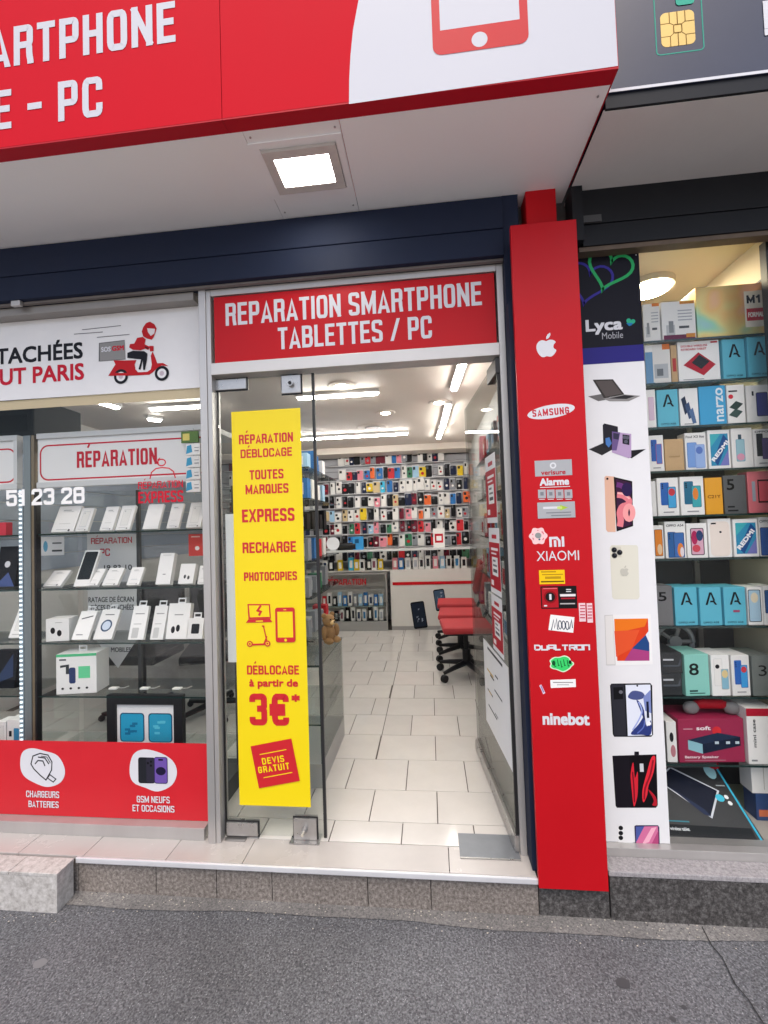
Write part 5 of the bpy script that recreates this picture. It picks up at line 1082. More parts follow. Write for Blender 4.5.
rb(4, 747.3, 470, 772, 511.5, 'salmon pink tablet box at right end of the fifth shelf', PINKC, lambda f, w, h: (f.rect(-.32*w, .28*h, -.18*w, .76*h, C('98a0ac')), f.rect(-.08*w, .24*h, .49*w, .80*h, C('301820')), f.rect(-.03*w, .28*h, .49*w, .76*h, C('d85866')), f.rect(.38*w, .08*h, .49*w, .2*h, C('24181a'))))
rb(5, 653.3, 525.5, 664, 558.8, 'white box with orange phone screen at left end of the sixth shelf', CARD, lambda f, w, h: phone(f, w, h, .1, .08, .9, .88, '20242c', 'e0842c', False, (('e8c8a0', (.6, .25, .3, .2)),)))
rb(5, 665, 521.5, 686, 558.4, 'white box with blue phone and orange arcs on the sixth shelf', CARD, lambda f, w, h: (f.text('OPPO A54', -.42*w, .86*h, .42*w, .07*h, C('30343c'), .02), phone(f, w, h, .12, .02, .5, .72, '1c3a6a', '2c62a0', True), phone(f, w, h, .40, .02, .92, .70, '203c68', '3c6cb0', False, (('e0843a', (.62, .3, .3, .28)), ('e8dce0', (.75, .22, .18, .2))))))
rb(5, 686.8, 523.3, 707.4, 558, 'white box with pink and navy phone screen on the sixth shelf', CARD, lambda f, w, h: phone(f, w, h, .18, .08, .84, .86, '181a20', 'd8a8bc', False, (('b02458', (.3, .65, .24, .26)), ('28406c', (.68, .72, .26, .2)), ('d04858', (.4, .25, .3, .14)))))
rb(5, 708.2, 519, 731.6, 557.6, 'cream box showing the back of a white phone on sixth shelf', CARD, lambda f, w, h: (f.rrect(-.42*w, .03*h, .44*w, .93*h, .02, C('efe2d8')), f.rect(-.36*w, .86*h, -.14*w, .90*h, C('1c1c20')), f.poly(ap(.04*w, .66*h, .07*w*1.6), C('20262e'))))
rb(5, 733.2, 519.5, 758.6, 557.4, 'blue patterned box with slanted white lettering on the sixth shelf', CARD, redmi)
rb(5, 759.2, 517.8, 772, 557, 'white box with dark blue phone at right end of sixth shelf', CARD, lambda f, w, h: (f.text('OPPO', -.45*w, .86*h, .4*w, .07*h, C('30343c'), .02), phone(f, w, h, .05, .02, .95, .74, '182c54', '2c58a0')))
rb(6, 656, 586, 673, 625.8, 'grey box with black 5 at left end of the seventh shelf', M('grey_carton', (.16, .16, .165), .45), lambda f, w, h: f.text('5', -.35*w, .62*h, .15*w, .24*h, C('050506'), .02), dep=.09)
for k, (a, c) in enumerate(((674.2, 698.2), (699.2, 722.4), (723.4, 746.8))): rb(6, a, 588, c, 626.2, ['turquoise box with letter A beside the grey 5 box', 'turquoise box with letter A in the middle of the seventh shelf trio', 'turquoise box with letter A and red mark on the seventh shelf'][k], TEALB, letterA if k < 2 else (lambda f, w, h: (letterA(f, w, h), f.rect(-.1*w, .34*h, .2*w, .40*h, C('a04868')))), dep=.12, yaw=4)
rb(6, 747.5, 588, 763, 625.6, 'white box with one pale blue phone on the seventh shelf', CARD, lambda f, w, h: phone(f, w, h, .04, .08, .9, .94, '1c2028', 'a8c8dc', False, (('e0d4b8', (.5, .75, .3, .16)),)), dep=.1)
rb(6, 763.6, 586, 776, 625, 'white box with blue screen at right end of the seventh shelf', CARD, lambda f, w, h: phone(f, w, h, .1, .3, .9, .9, '1c2028', '2c5890'), dep=.1)
rb(7, 661, 672.5, 682.4, 694.5, 'lower of two flat black boxes on the eighth shelf', BLKC, lambda f, w, h: (f.rect(-.4*w, .68*h, .1*w, .76*h, C('c8ccd0')), f.poly([(-.4*w, .5*h), (.3*w, .5*h), (.45*w, .8*h), (.42*w, .45*h), (.3*w, .42*h), (-.4*w, .42*h)], C('565c64'))), dep=.16)
o = pbox('phone_box', 'upper of two flat black boxes on the eighth shelf', 'box', 661, 651.5, 682, 672, RF+.008, RZ[7]+wz(671, 672.5, RF)-wz(671, 694.5, RF)+.001, .16, BLKC, lambda f, w, h: (f.rect(-.4*w, .62*h, .1*w, .70*h, C('c8ccd0')), f.poly([(-.4*w, .4*h), (.3*w, .4*h), (.45*w, .75*h), (.42*w, .38*h), (.3*w, .33*h), (-.4*w, .33*h)], C('565c64'))), G1)
rb(7, 684, 653.5, 710, 695, 'mint green box with large black 8 on the eighth shelf', MINT, lambda f, w, h: (f.text('8', -.32*w, .50*h, .08*w, .30*h, C('101a18'), .02), f.rect(-.34*w, .10*h, .0*w, .14*h, C('20403a')), f.rect(-.34*w, .05*h, .3*w, .075*h, C('3c6a60'))), dep=.14, yaw=5)
def camp(f, w, h): phone(f, w, h, .14, .24, .62, .92, 'd8d8d6', 'eceae6'); f.ell(-.16*w, .72*h, .12*w, .12*w, C('15161a'), 14); phone(f, w, h, .52, .16, .94, .66, 'b8b4a8', '88b8cc', False, (('e0c890', (.5, .75, .4, .2)),))
rb(7, 710.8, 654, 730.4, 694.8, 'white box with round camera phone beside the mint box', CARD, camp, dep=.12, yaw=4)
rb(7, 731, 653.5, 750.4, 694, 'white box with bright blue phones on the eighth shelf', CARD, two_phones('2a64b8', '2458a8', '3c9ad8', None, (('c83a48', (.5, .8, .4, .14)),)), dep=.12, yaw=4)
rb(7, 751.6, 654.5, 774, 694.5, 'grey green box with 3 at right end of the eighth shelf', M('sage_carton', (.15, .17, .16), .5), lambda f, w, h: f.text('3', -.2*w, .50*h, .2*w, .28*h, C('0a0a0b'), .0), dep=.14, yaw=4)
# ring fan behind the black boxes
o = root('ring_fan', (wx(675, 650, .46), .46, RZ[7]+.0005), 'grey round ring fan behind the flat black boxes', 'fan')
b = MB(); n = 28; rr_, hh_ = .085, .19
b.tube([(rr_*math.cos(2*math.pi*i/n), 0, hh_+rr_*math.sin(2*math.pi*i/n)) for i in range(n+1)], .012, M('silver_plastic', (.35, .36, .37), .35), 8, cap=False); b.build('ring', o, local=True, smooth=True)
b = MB(); b.tube([(0, -.012, hh_), (0, .012, hh_)], .03, GREYB, 16); b.build('hub', o, local=True)
for k in range(5): a = 2*math.pi*k/5; b = MB(); b.tube([(.03*math.cos(a), 0, hh_+.03*math.sin(a)), (.072*math.cos(a), 0, hh_+.072*math.sin(a))], .01, GREYB, 6); b.build('blade', o, local=True)
b = MB(); b.tube([(0, 0, 0), (0, 0, .105)], [.05, .02], GREYB, 14); b.build('stand', o, local=True)
# ninth shelf
def spk(f, w, h):
    f.text('soft', -.22*w, .74*h, .0*w, .10*h, C('f0e4e8'), .04); f.ell(.09*w, .72*h, .07*w, .07*w, C('d83038'), 16); f.rect(-.42*w, .76*h, -.28*w, .78*h, C('d8a8b4'))
    f.poly([(-.36*w, .30*h), (-.36*w, .52*h), (-.14*w, .42*h), (-.14*w, .20*h)], C('8fc0cc')); f.poly([(-.36*w, .52*h), (-.14*w, .42*h), (.44*w, .58*h), (.1*w, .68*h)], C('22304a')); f.poly([(-.14*w, .20*h), (.44*w, .38*h), (.44*w, .58*h), (-.14*w, .42*h)], C('182238'))
    for u in (.05, .22, .36): f.rect(u*w, .42*h, (u+.06)*w, .48*h, C('c8d4dc'))
    f.text('Battery Speaker', -.42*w, .10*h, .1*w, .06*h, C('f0d8de'), .04); f.rect(-.42*w, .04*h, .2*w, .06*h, C('b87888'))
RZ9 = RZ[8]
o = rb(8, 677.5, 720, 745.8, 763.5, 'magenta speaker box on the lowest right window shelf', MAG, spk, dep=.16, yaw=3)
ht9 = wz(711, 720, RF)-wz(711, 763.5, RF)
o = root('red_headset', (wx(710, 712, RF+.07), RF+.07, RZ9+ht9+.0025), 'red headset with grey pads lying on the magenta speaker box', 'headset')
b = MB(); b.tube([(-.08, 0, .035), (-.04, 0, .045), (.04, 0, .045), (.08, 0, .035)], [.016, .022, .022, .016], C('b01424'), 12); b.build('band', o, local=True, smooth=True)
for s_ in (-1, 1): b = MB(); b.ball((s_*.088, -.01, .030), (.036, .02, .03), M('ear_pad', (.22, .21, .21), .6), 16, 8); b.build('ear_pad', o, local=True, smooth=True)
rb(8, 666.5, 722, 677, 762.5, 'white earbud box left of the magenta speaker box', CARD, lambda f, w, h: (f.ell(0, .62*h, .2*w, .12*h, C('202226')), f.ell(.1*w, .28*h, .25*w, .15*h, C('c08088'))), dep=.1)
def rwb(f, w, h): f.rect(-.5*w, .86*h, .5*w, h, C('b01830')); f.text('mini case', -.20*w, .30*h, -.20*w+.5*h, .12*w, C('2a2c30'), .03, rot=R(90)); f.ell(.36*w, .5*h, .16*w, .1*h, C('2c2e34'), 16); f.rect(-.40*w, .05*h, -.2*w, .08*h, C('808488'))
rb(8, 747, 708, 777, 763.8, 'red and white gadget box right of the magenta speaker box', CARD, rwb, dep=.16)
# leaning black box on the window floor
lz = .2225
a0 = Vector((wx(671, 838, .15), .150, lz)); wB = wx(766, 836, .15)-wx(671, 836, .15)
o = root('black_box', (a0.x+wB/2, .152, lz+.002), 'large black box with tablet picture leaning back on window floor', 'box', rz=R(-2), lean=-R(53))
hB = .315
b = MB(); b.prism([(-wB/2, 0), (wB/2, 0), (wB/2-.05, hB), (-wB/2-.004, hB)], .001, .05, BLKC); b.build('carton', o, local=True, bevel=.002)
f = Flat(.0005)
f.rect(-wB*.49, .012, wB*.42, .055, C('1b1f23')); f.poly([(-wB*.40, .235), (-wB*.18, .30), (wB*.27, .20), (wB*.05, .085)], C('cfd4dc')); f.poly([(-wB*.385, .235), (-wB*.18, .292), (wB*.245, .20), (wB*.045, .095)], C('141a2c')); f.poly([(-wB*.30, .215), (-wB*.02, .10), (wB*.05, .092), (wB*.01, .12)], C('26304c'))
f.text('speik', -wB*.46, .302, -wB*.28, .018, C('e8e8e8'), .03); f.poly([(wB*.455, .0), (wB*.478, .0), (wB*.375, hB), (wB*.352, hB)], C('38b0d0')); f.ell(wB*.27, .285, .024, .035, C('9fd0d8'), 14); f.ell(wB*.24, .17, .018, .016, C('48c0dc'), 10)
f.ell(wB*.315, .175, .009, .009, C('e8eaec'), 10); f.ell(wB*.325, .150, .009, .009, C('e8eaec'), 10); f.text('wireless tablet', -wB*.46, .032, -wB*.25, .014, C('d0d4d8'), .03); f.rect(-wB*.46, .065, -wB*.22, .07, C('3a8090')); f.rect(wB*.26, .22, wB*.36, .225, C('a0a8ac'))
f.ell(wB*.345, .315, .028, .02, C('c81c2c'), 14); f.build('print', o, local=True)
b = MB(); b.prism([(0, 0), (.02, 0), (.02, .02)], 0, .01, BLK)
o = root('display_stand', (a0.x+wB/2, .42, lz), 'dark block propping up the leaning black box', 'stand'); b = MB(); b.box(-.15, .15, -.03, .03, .0005, .22, DKG); b.build('block', o, local=True)
def stackb(x0, y0, x1, y1, label, body, Y, z, prt=None): return pbox('gadget_box', label, 'box', x0, y0, x1, y1, Y, z, .08, body, prt)
stackb(757, 806, 782, 833, 'dark blue box at lower right behind the leaning black box', M('blue_carton', (.03, .07, .20), .45), .30, lz, lambda f, w, h: f.rect(-.4*w, .15*h, .1*w, .4*h, C('d87850')))
hs1 = wz(770, 806, .30)-wz(770, 833, .30)
stackb(752, 768, 782, 806, 'cream gadget box stacked upon the dark blue box', CARD, .30, lz+hs1+.001, lambda f, w, h: (f.rect(-.1*w, .1*h, -.08*w, .9*h, C('b0aaa0')), f.rect(.1*w, .5*h, .4*w, .7*h, C('a8a49c'))))

# ------------------------------------------------------------------ phone poster inside the right window
PYY = .1125
pz0, pz1 = .2335, 2.769; pxa, pxb = .6575, wx(655, 560, PYY)
ps = root('phone_poster', ((pxa+pxb)/2, PYY, pz0), 'tall white poster of phones and tablets with dark hearts on top', 'poster')
b = MB(); b.box(pxa, pxb, PYY, PYY+.003, pz0, pz1, PAPER); b.build('sheet', ps)
f = Flat(PYY-.0004)
zs1 = wz(612, 363, PYY); zs2 = wz(612, 346.5, PYY); PURP = C('2c2878')
f.rect(pxa, zs2, pxb-.0002, pz1-.0002, C('15151f')); f.rect(pxa, zs1, pxb-.0002, zs2, PURP)
f.build('dark_header', ps); f = Flat(PYY-.0014)
def sm(L, closed=True):
    n = len(L); o = []
    for i in range(n if closed else n-1):
        g_ = (lambda k: L[k % n]) if closed else (lambda k: L[min(n-1, max(0, k))]); p0, p1, p2, p3 = g_(i-1), g_(i), g_(i+1), g_(i+2)
        for t in (0, .25, .5, .75): o.append(tuple(.5*((2*p1[k])+(-p0[k]+p2[k])*t+(2*p0[k]-5*p1[k]+4*p2[k]-p3[k])*t*t+(-p0[k]+3*p1[k]-3*p2[k]+p3[k])*t**3) for k in (0, 1)))
    return o if closed else o+[L[-1]]
def hb(pts, wd, m, cl=True):
    L = [f.P(*p) for p in pts]; n = len(L); o = []
    for i in range(n):
        p0, p1, p2, p3 = L[i-1], L[i], L[(i+1) % n], L[(i+2) % n]
        for t in (0, .34, .67): o.append(tuple(.5*((2*p1[k])+(-p0[k]+p2[k])*t+(2*p0[k]-5*p1[k]+4*p2[k]-p3[k])*t*t+(-p0[k]+3*p1[k]-3*p2[k]+p3[k])*t**3) for k in (0, 1)))
    f.line(o, wd, m, cl)
q = f.P(588.6, 281); pts_ = [p for p in heart(q[0], q[1], .105, R(-14)) ]; pts_ = [(max(p[0], pxa+.004), p[1]) for p in pts_]; f.line(pts_, .011, C('37308c'), True)
q = f.P(609.5, 268.5); f.line(heart(q[0], q[1], .100, R(-20)), .013, C('2fa862'), True)
f.ptext('Lyca', 585.5, 622.5, 318, 330.6, WHITE, .045); f.ptext('Mobile', 602, 623, 331.6, 338.6, C('a8a8ae'), -.012)
q = f.P(630.5, 322); f.poly(heart(q[0], q[1], .020, R(-15)), C('2fa882')); f.poly([(q[0]-.018, q[1]-.004), (q[0]+.010, q[1]-.004), (q[0]+.002, q[1]-.016), (q[0]-.008, q[1]-.017)], C('2878b0')); q = f.P(636, 255); f.ell(q[0], q[1], .003, .003, C('c0c0c4'), 8)
f.build('lettering', ps); f = Flat(PYY-.0004)
def fq(*pts): return [f.P(580+x/4.1, 370+y/4.1) for x, y in pts]
LG = C('8e8c8a'); DK = C('2b2a2c')
f.poly(fq((33, 108), (90, 98), (130, 118), (75, 128)), C('6c6a6a')); f.poly(fq((52, 40), (135, 38), (182, 100), (98, 116)), C('3a3634')); f.poly(fq((64, 46), (130, 43), (172, 97), (105, 110)), C('57504e')); f.poly(fq((95, 118), (180, 100), (248, 106), (200, 128), (120, 128)), LG); f.poly(fq((118, 117), (182, 103), (226, 107), (190, 119)), DK)
f.build('laptop_print', ps); f = Flat(PYY-.0004)
f.poly(fq((36, 325), (95, 300), (135, 325), (90, 350)), DK); f.poly(fq((93, 226), (100, 219), (155, 232), (158, 330), (96, 318)), C('24222a')); f.poly(fq((104, 280), (120, 276), (130, 300), (118, 318), (106, 305)), C('4878b8')); f.poly(fq((205, 330), (270, 324), (212, 362), (190, 352)), C('1c1a1e'))
f.poly(fq((131, 252), (210, 262), (210, 356), (200, 362), (131, 338)), C('b49cc0')); f.poly(fq((131, 252), (165, 256), (150, 330), (131, 330)), C('6a5688')); f.poly(rr_p(fq, 172, 262, 203, 308) if False else fq((174, 264), (203, 268), (202, 308), (174, 302)), C('20202a'))
for x, y in ((182, 276), (194, 278), (188, 294)): q = fq((x, y))[0]; f.ell(q[0], q[1], .008, .008, C('5a5a68'), 10)
f.poly(fq((136, 258), (160, 262), (158, 286), (136, 282)), C('38344c')); f.build('folding_phone_print', ps); f = Flat(PYY-.0004)
f.poly(fq((100, 440), (106, 434), (142, 437), (146, 664), (114, 664), (107, 655)), C('e0b49c')); f.poly(fq((138, 438), (214, 456), (218, 640), (150, 662)), C('1c1418')); f.poly(fq((146, 446), (208, 462), (212, 634), (155, 652)), C('3a1c3a'))
f.line(sm(fq((152, 512), (178, 516), (200, 534), (196, 552), (174, 560), (163, 585), (167, 615), (163, 642)), False), .026, C('e07c86')); f.line(sm(fq((153, 505), (178, 509), (203, 528)), False), .007, C('f4b8b4')); f.line(sm(fq((150, 470), (172, 476), (198, 500)), False), .022, C('6a3474')); q = fq((192, 490))[0]; f.ell(q[0], q[1], .022, .03, C('2c1c4a'), 18)
f.line([fq((201+15*math.cos(t), 585+27*math.sin(t)))[0] for t in (2*math.pi*i/16 for i in range(16))], .022, C('f0a0a0'), True); q = fq((112, 446))[0]; f.ell(q[0], q[1], .005, .005, C('2a1c1c'), 8); f.build('tablet_print', ps); f = Flat(PYY-.0004)
f.poly([p for p in fq((122, 728), (130, 718), (232, 718), (238, 726), (244, 930), (238, 940), (140, 940), (132, 932))], C('dcdacb')); f.poly(fq((128, 730), (133, 723), (168, 724), (170, 768), (132, 768)), C('cfccbc'))
for x, y in ((140, 738), (141, 761), (162, 748)): q = fq((x, y))[0]; f.ell(q[0], q[1], .0125, .0125, C('8c8a84'), 16); f.ell(q[0], q[1], .0105, .0105, C('141418'), 14); f.ell(q[0]+.003, q[1]+.003, .003, .003, C('4a4c58'), 8)
q = fq((182, 826))[0]; f.poly(ap(q[0], q[1], .036), C('c2c0b4')); f.poly(leafp(q[0], q[1], .036), C('c2c0b4')); f.build('phone_print', ps); f = Flat(PYY-.0004)
def fr(*pts): return [f.P(595+x/4.267, 610+y/4.267) for x, y in pts]
f.poly(fr((40, 22), (76, 20), (88, 236), (48, 236)), C('c9c8c6')); f.poly(fr((43, 25), (75, 23), (85, 232), (50, 233)), C('e2e0dd')); f.poly(fr((76, 20), (238, 18), (246, 232), (88, 237)), C('ecebea'))
f.poly(fr((82, 38), (226, 36), (232, 216), (95, 217)), C('d8401e')); f.poly(fr((82, 38), (226, 36), (212, 70), (84, 100)), C('e8761e')); f.poly(fr((82, 90), (190, 84), (158, 164), (90, 200)), C('e0542c')); f.poly(fr((158, 164), (216, 106), (231, 140), (232, 180)), C('23467e')); f.poly(fr((158, 164), (232, 176), (232, 216), (125, 217)), C('a8407c')); f.poly(fr((216, 106), (229, 88), (231, 140)), C('dfe2ea'))
f.build('tablet_print', ps); f = Flat(PYY-.0004)
f.poly(fr((64, 322), (70, 314), (236, 312), (244, 322), (248, 532), (240, 541), (82, 541), (76, 530)), C('17171b')); f.poly(fr((68, 322), (72, 317), (124, 316), (134, 536), (82, 536)), C('2c2c34')); f.poly(fr((78, 330), (118, 328), (120, 380), (80, 382)), C('101014')); q = fr((110, 350))[0]; f.ell(q[0], q[1], .008, .008, C('6a6a72'), 10)
f.poly(fr((130, 320), (236, 318), (243, 534), (140, 537)), C('dfe4f0')); f.poly(sm(fr((140, 370), (160, 345), (200, 350), (212, 370), (190, 382), (160, 382))), C('4a5486')); f.poly(sm(fr((176, 384), (196, 400), (210, 440), (188, 484), (152, 528), (196, 532), (238, 530), (238, 470), (222, 496), (200, 440))), C('2c3a78')); f.line(sm(fr((186, 392), (200, 430), (186, 470), (160, 512)), False), .006, C('9aa8dc')); f.line(sm(fr((212, 470), (206, 500), (180, 526)), False), .005, C('5c6cb4')); f.poly(fr((205, 372), (236, 340), (240, 440), (214, 430)), C('7c8ac0')); q = fr((180, 323))[0]; f.ell(q[0], q[1], .004, .004, C('101014'), 8); f.ell(*fr((229, 484))[0], .009, .009, C('eef0f6'), 12)
f.poly(fr((218, 390), (228, 390), (231, 460), (221, 460)), C('181c30')); f.build('phone_print', ps); f = Flat(PYY-.0004)
f.poly(fr((74, 622), (262, 616), (268, 832), (260, 844), (94, 844), (88, 836)), C('16121a')); f.poly(fr((168, 604), (187, 604), (188, 618), (168, 619)), C('16121a')); f.poly(fr((146, 622), (260, 620), (266, 838), (158, 840)), C('0f0b10'))
f.poly(sm(fr((152, 700), (163, 650), (170, 716), (182, 690), (182, 780), (172, 828), (164, 832), (156, 760))), C('d02434')); f.line(sm(fr((160, 690), (166, 760), (168, 820)), False), .006, C('7a1020')); f.poly(sm(fr((206, 820), (202, 770), (222, 690), (240, 630), (257, 628), (250, 690), (228, 750), (222, 790))), C('dc2c3a')); f.line(sm(fr((248, 640), (236, 700), (214, 760), (210, 808)), False), .007, C('8c1424')); f.poly(sm(fr((226, 764), (258, 796), (264, 832), (244, 832), (250, 810))), C('b01c2c')); f.poly(fr((190, 655), (206, 655), (208, 690), (192, 690)), C('c8ccd0')); f.build('phone_print', ps); f = Flat(PYY-.0004)
f.poly(fr((96, 922), (160, 918), (164, 1006), (100, 1008)), C('e6e6e6'))
for y in (930, 952, 972): q = fr((110, y))[0]; f.ell(q[0], q[1], .0095, .0095, C('16161a'), 12)
f.poly(fr((168, 922), (174, 918), (268, 918), (274, 926), (276, 1006), (172, 1008)), C('2c2c50')); f.poly(fr((174, 924), (268, 922), (271, 1006), (176, 1007)), C('d0709a')); f.poly(fr((174, 924), (210, 923), (176, 990)), C('4a5a9c')); f.poly(fr((200, 1000), (240, 930), (262, 926), (230, 990)), C('eeb0c4')); f.poly(fr((240, 1000), (270, 940), (271, 1005)), C('b04a78')); f.build('phone_print', ps)

# ------------------------------------------------------------------ left window: display cases
LF = .30
xa, xb = wx(39, 600, LF), -1.115
cA = root('display_case', ((xa+xb)/2, LF, ST), 'tall glass display case with long white repair header in left window', 'display case')
HZ0, HZ1 = wz(110, 483, LF), 2.168
SZS = [1.623, 1.325, 1.038, .758, .44]
FRM = M('case_white', (.62, .63, .63), .4); BRZ = M('case_bronze', (.22, .17, .11), .4, metal=.4)
b = MB(); b.box(xa+.0005, xb, LF, LF+.012, HZ0+.02, HZ1-.03, M('header_panel', (.80, .79, .78), .35, var=.02)); b.build('header_panel', cA)
b = MB(); b.box(xa, xb, LF-.012, LF+.35, HZ1-.0295, HZ1, FRM); b.build('header_top', cA, bevel=.003); b = MB(); b.box(xa, xb, LF-.012, LF+.02, HZ0-.012, HZ0+.0195, FRM); b.build('header_bottom', cA, bevel=.003)
f = Flat(LF-.0004); q0 = f.P(40.5, 474); q1 = f.P(187, 438); 
f.line(rr(f.P(40.5, 460)[0], f.P(100, 477.5)[1], xb-.02, f.P(100, 442.8)[1], .045), .0085, PK, True); f.pcaps('RÉPARATION', 76.8, 157, 449.5, 466, PK, .165); f.build('lettering', cA)
for z in SZS:
    b = MB(); b.box(xa+.002, xb, LF-.004, LF+.28, z-.008, z-.0003, SHELFG, front=GEDGE); b.build('shelf', cA)
b = MB(); b.box(xa-.012, xa, LF-.015, LF+.015, ST, HZ0-.0125, BLK); b.build('black_post', cA)
for x in ((xa+xb)/2-.12, xb-.02): b = MB(); b.box(x-.01, x+.01, LF+.282, LF+.30, ST, HZ0-.0125, DKG); b.build('back_post', cA)
b = MB(); b.box(xa, xb, LF+.301, LF+.305, ST, HZ0-.0125, glass('case_back_glass', (.94, .96, .96))); b.build('back_pane', cA)
b = MB(); b.box(xa, xb, LF, LF+.35, ST+.0005, ST+.10, DKG); b.build('base', cA)
xc = wx(33.5, 600, LF); xd = -3.3
cB = root('display_case', (-2.8, LF, ST), 'glass display case with lit strip edge at far left of window', 'display case')
xh = wx(19, 465, LF)
b = MB(); b.box(xd, xh, LF, LF+.012, HZ0+.02, HZ1-.03, MATS['header_panel']); b.build('header_panel', cB)
b = MB(); b.box(xd, xh, LF-.012, LF+.35, HZ1-.0295, HZ1, FRM); b.build('header_top', cB, bevel=.003); b = MB(); b.box(xd, xh, LF-.012, LF+.02, HZ0-.012, HZ0+.0195, FRM); b.build('header_bottom', cB, bevel=.003); b = MB(); b.box(xh-.02, xh+.001, LF-.013, LF+.02, HZ0+.02, HZ1-.03, FRM); b.build('header_end', cB)
f = Flat(LF-.0004); f.line(rr(-3.2, f.P(10, 482)[1], f.P(15.3, 465)[0], f.P(10, 449)[1], .045), .0085, PK, True); f.build('lettering', cB)
for z in SZS: b = MB(); b.box(xd, xc-.05, LF-.004, LF+.28, z-.008, z-.0003, SHELFG, front=GEDGE); b.build('shelf', cB)
b = MB(); b.box(wx(26.5, 600, LF), xc, LF-.015, LF+.02, ST, 2.16, M('case_grey', (.22, .25, .26), .4, metal=.4)); b.build('post', cB)
b = MB(); b.box(xc+.002, xa-.0125, LF-.012, LF+.01, ST, 2.16, BRZ); b.build('bronze_trim', cB)
b = MB(); b.box(xd, xc, LF+.301, LF+.305, ST, HZ0-.0125, MATS['case_back_glass']); b.build('back_pane', cB)
ls = root('led_strip', (wx(22, 600, LF-.02), LF-.02, .4), 'vertical strip of small white lamps along display case edge', 'led strip')
xl = wx(20.5, 600, LF-.02)
b = MB(); b.box(xl-.012, xl+.012, LF-.016, LF-.010, .42, HZ0-.014, M('strip_white', (.25, .30, .34), .4)); b.build('backing', ls)
sh_ = None; zq = .43
while zq < HZ0-.03:
    b = MB(); b.box(xl-.0065, xl+.0065, LF-.021, LF-.0162, zq, zq+.010, LEDC)
    if sh_ is None: b.v = [(v[0], v[1], v[2]-zq) for v in b.v]; sh_ = b.build('lamp_cell', ls); z00 = zq; sh_.location.z += zq
    else: o = sh_.copy(); COL.objects.link(o); o.parent = ls; o.location.z = sh_.location.z+zq-z00
    zq += .0245
def tv(): pass
# black equipment on top of the left case
b = MB(); xx0, xx1 = -3.0, wx(37.5, 425, LF+.08); b.box(xx0, xx1, LF+.05, LF+.4, HZ1+.0005, wz(20, 398, LF+.05), M('machine_black', (.008, .013, .015), .5, spec=.2)); o = b.build('black_case', bevel=.01); tag(o, 'large black equipment case on top of the left display case', 'case')
b = MB(); b.box(xx0+.2, xx1-.03, LF+.0485, LF+.0498, HZ1+.03, HZ1+.13, C('0a1214')); b.build('front_plate', o)
# white accessory goods on case shelves
def lb(si, x0, y0, x1, y1, label, lean=24, prt=None, dep=.018, Y=None, body=CARD, tab=False, name='accessory_box', yaw=0, cat='box'):
    Y = LF+.03 if Y is None else Y
    return pbox(name, label, cat, x0, y0, x1, y1, Y, SZS[si]-.0002, dep, body, prt, 'white boxes on the left window shelves', yaw, R(lean), tab=tab)
def simple(f, w, h):
    k = rnd.random(); G_ = C(rnd.choice(['cfcfcc', 'd8d8d4', 'c4c8ca']))
    if k < .5: f.rrect(-.28*w, .18*h, .28*w, .84*h, .004, G_, 3); f.rrect(-.25*w, .20*h, .25*w, .82*h, .003, C('e4e3df'), 3); f.ell(-.14*w, .76*h, .05*w, .05*w, C('a8aaac'), 8)
    else: f.rect(-.25*w, .82*h, .1*w, .845*h, C('8c8e90')); f.rect(-.25*w, .77*h, .22*w, .785*h, C('b4b6b6')); f.rect(-.25*w, .3*h, .25*w, .33*h, G_)
    f.rect(-.3*w, .08*h, .2*w, .10*h, C('b8b8b6')); f.ell(.28*w, .06*h, .05*w, .05*w, C('3a3a3c'), 8)
top = [(50.5, 505, 73, 531.5), (74.5, 508, 87, 532), (99, 507, 112, 531.5), (115, 506, 129, 531), (142, 505, 157.5, 530.5), (166, 504.6, 178, 530), (185.5, 504, 200, 529.8)]
for k, r_ in enumerate(top): lb(0, *r_, f'white phone box leaning on the top case shelf, {ORDS[k]} from the left', 24, simple if k != 4 else None)
lb(1, 42.5, 573.5, 60, 587.8, 'flat white box leaning at left end of the second case shelf', 45, simple)
o = lb(1, 73, 552.5, 88.5, 588, 'white framed phone with dark screen leaning on the second case shelf', 25, lambda f, w, h: f.rrect(-.42*w, .18*h, .42*w, .95*h, .008, C('20282c'), 3), name='display_phone', cat='phone')
lb(1, 84, 572, 97, 587.5, 'small white box right of the dark screen display phone', 40, simple); lb(1, 101.5, 571, 117, 587.4, 'small white box leaning in the middle of the second case shelf', 35, simple)
lb(1, 126, 570, 138.5, 587, 'small white box before the blurred clear pack on the second shelf', 30, simple); lb(1, 155, 556, 169.5, 586.8, 'tall white box standing out on the second case shelf', 18, lambda f, w, h: (f.rect(-.1*w, .3*h, .1*w, .33*h, C('888')*1 if False else C('8a8a8a')), f.rect(-.3*w, .92*h, .3*w, .94*h, C('c0c0be'))), dep=.03)
lb(1, 177.5, 566.5, 192.5, 586, 'short white earphone box right of the tall white box', 20, lambda f, w, h: (f.ell(-.1*w, .35*h, .08*w, .1*h, C('404246'), 10), f.ell(.15*w, .3*h, .08*w, .1*h, C('404246'), 10)), dep=.03); lb(1, 197, 568, 207, 586, 'white box at right end of second case shelf', 20, simple)
lb(2, 47.5, 620, 67.5, 642.5, 'white cube box with two black earbuds on the third shelf', 0, lambda f, w, h: (f.ell(-.2*w, .48*h, .1*w, .14*h, C('141416')), f.ell(.08*w, .36*h, .1*w, .14*h, C('141416')), f.rect(-.1*w, .82*h, .2*w, .84*h, C('909090'))), dep=.09, yaw=12)
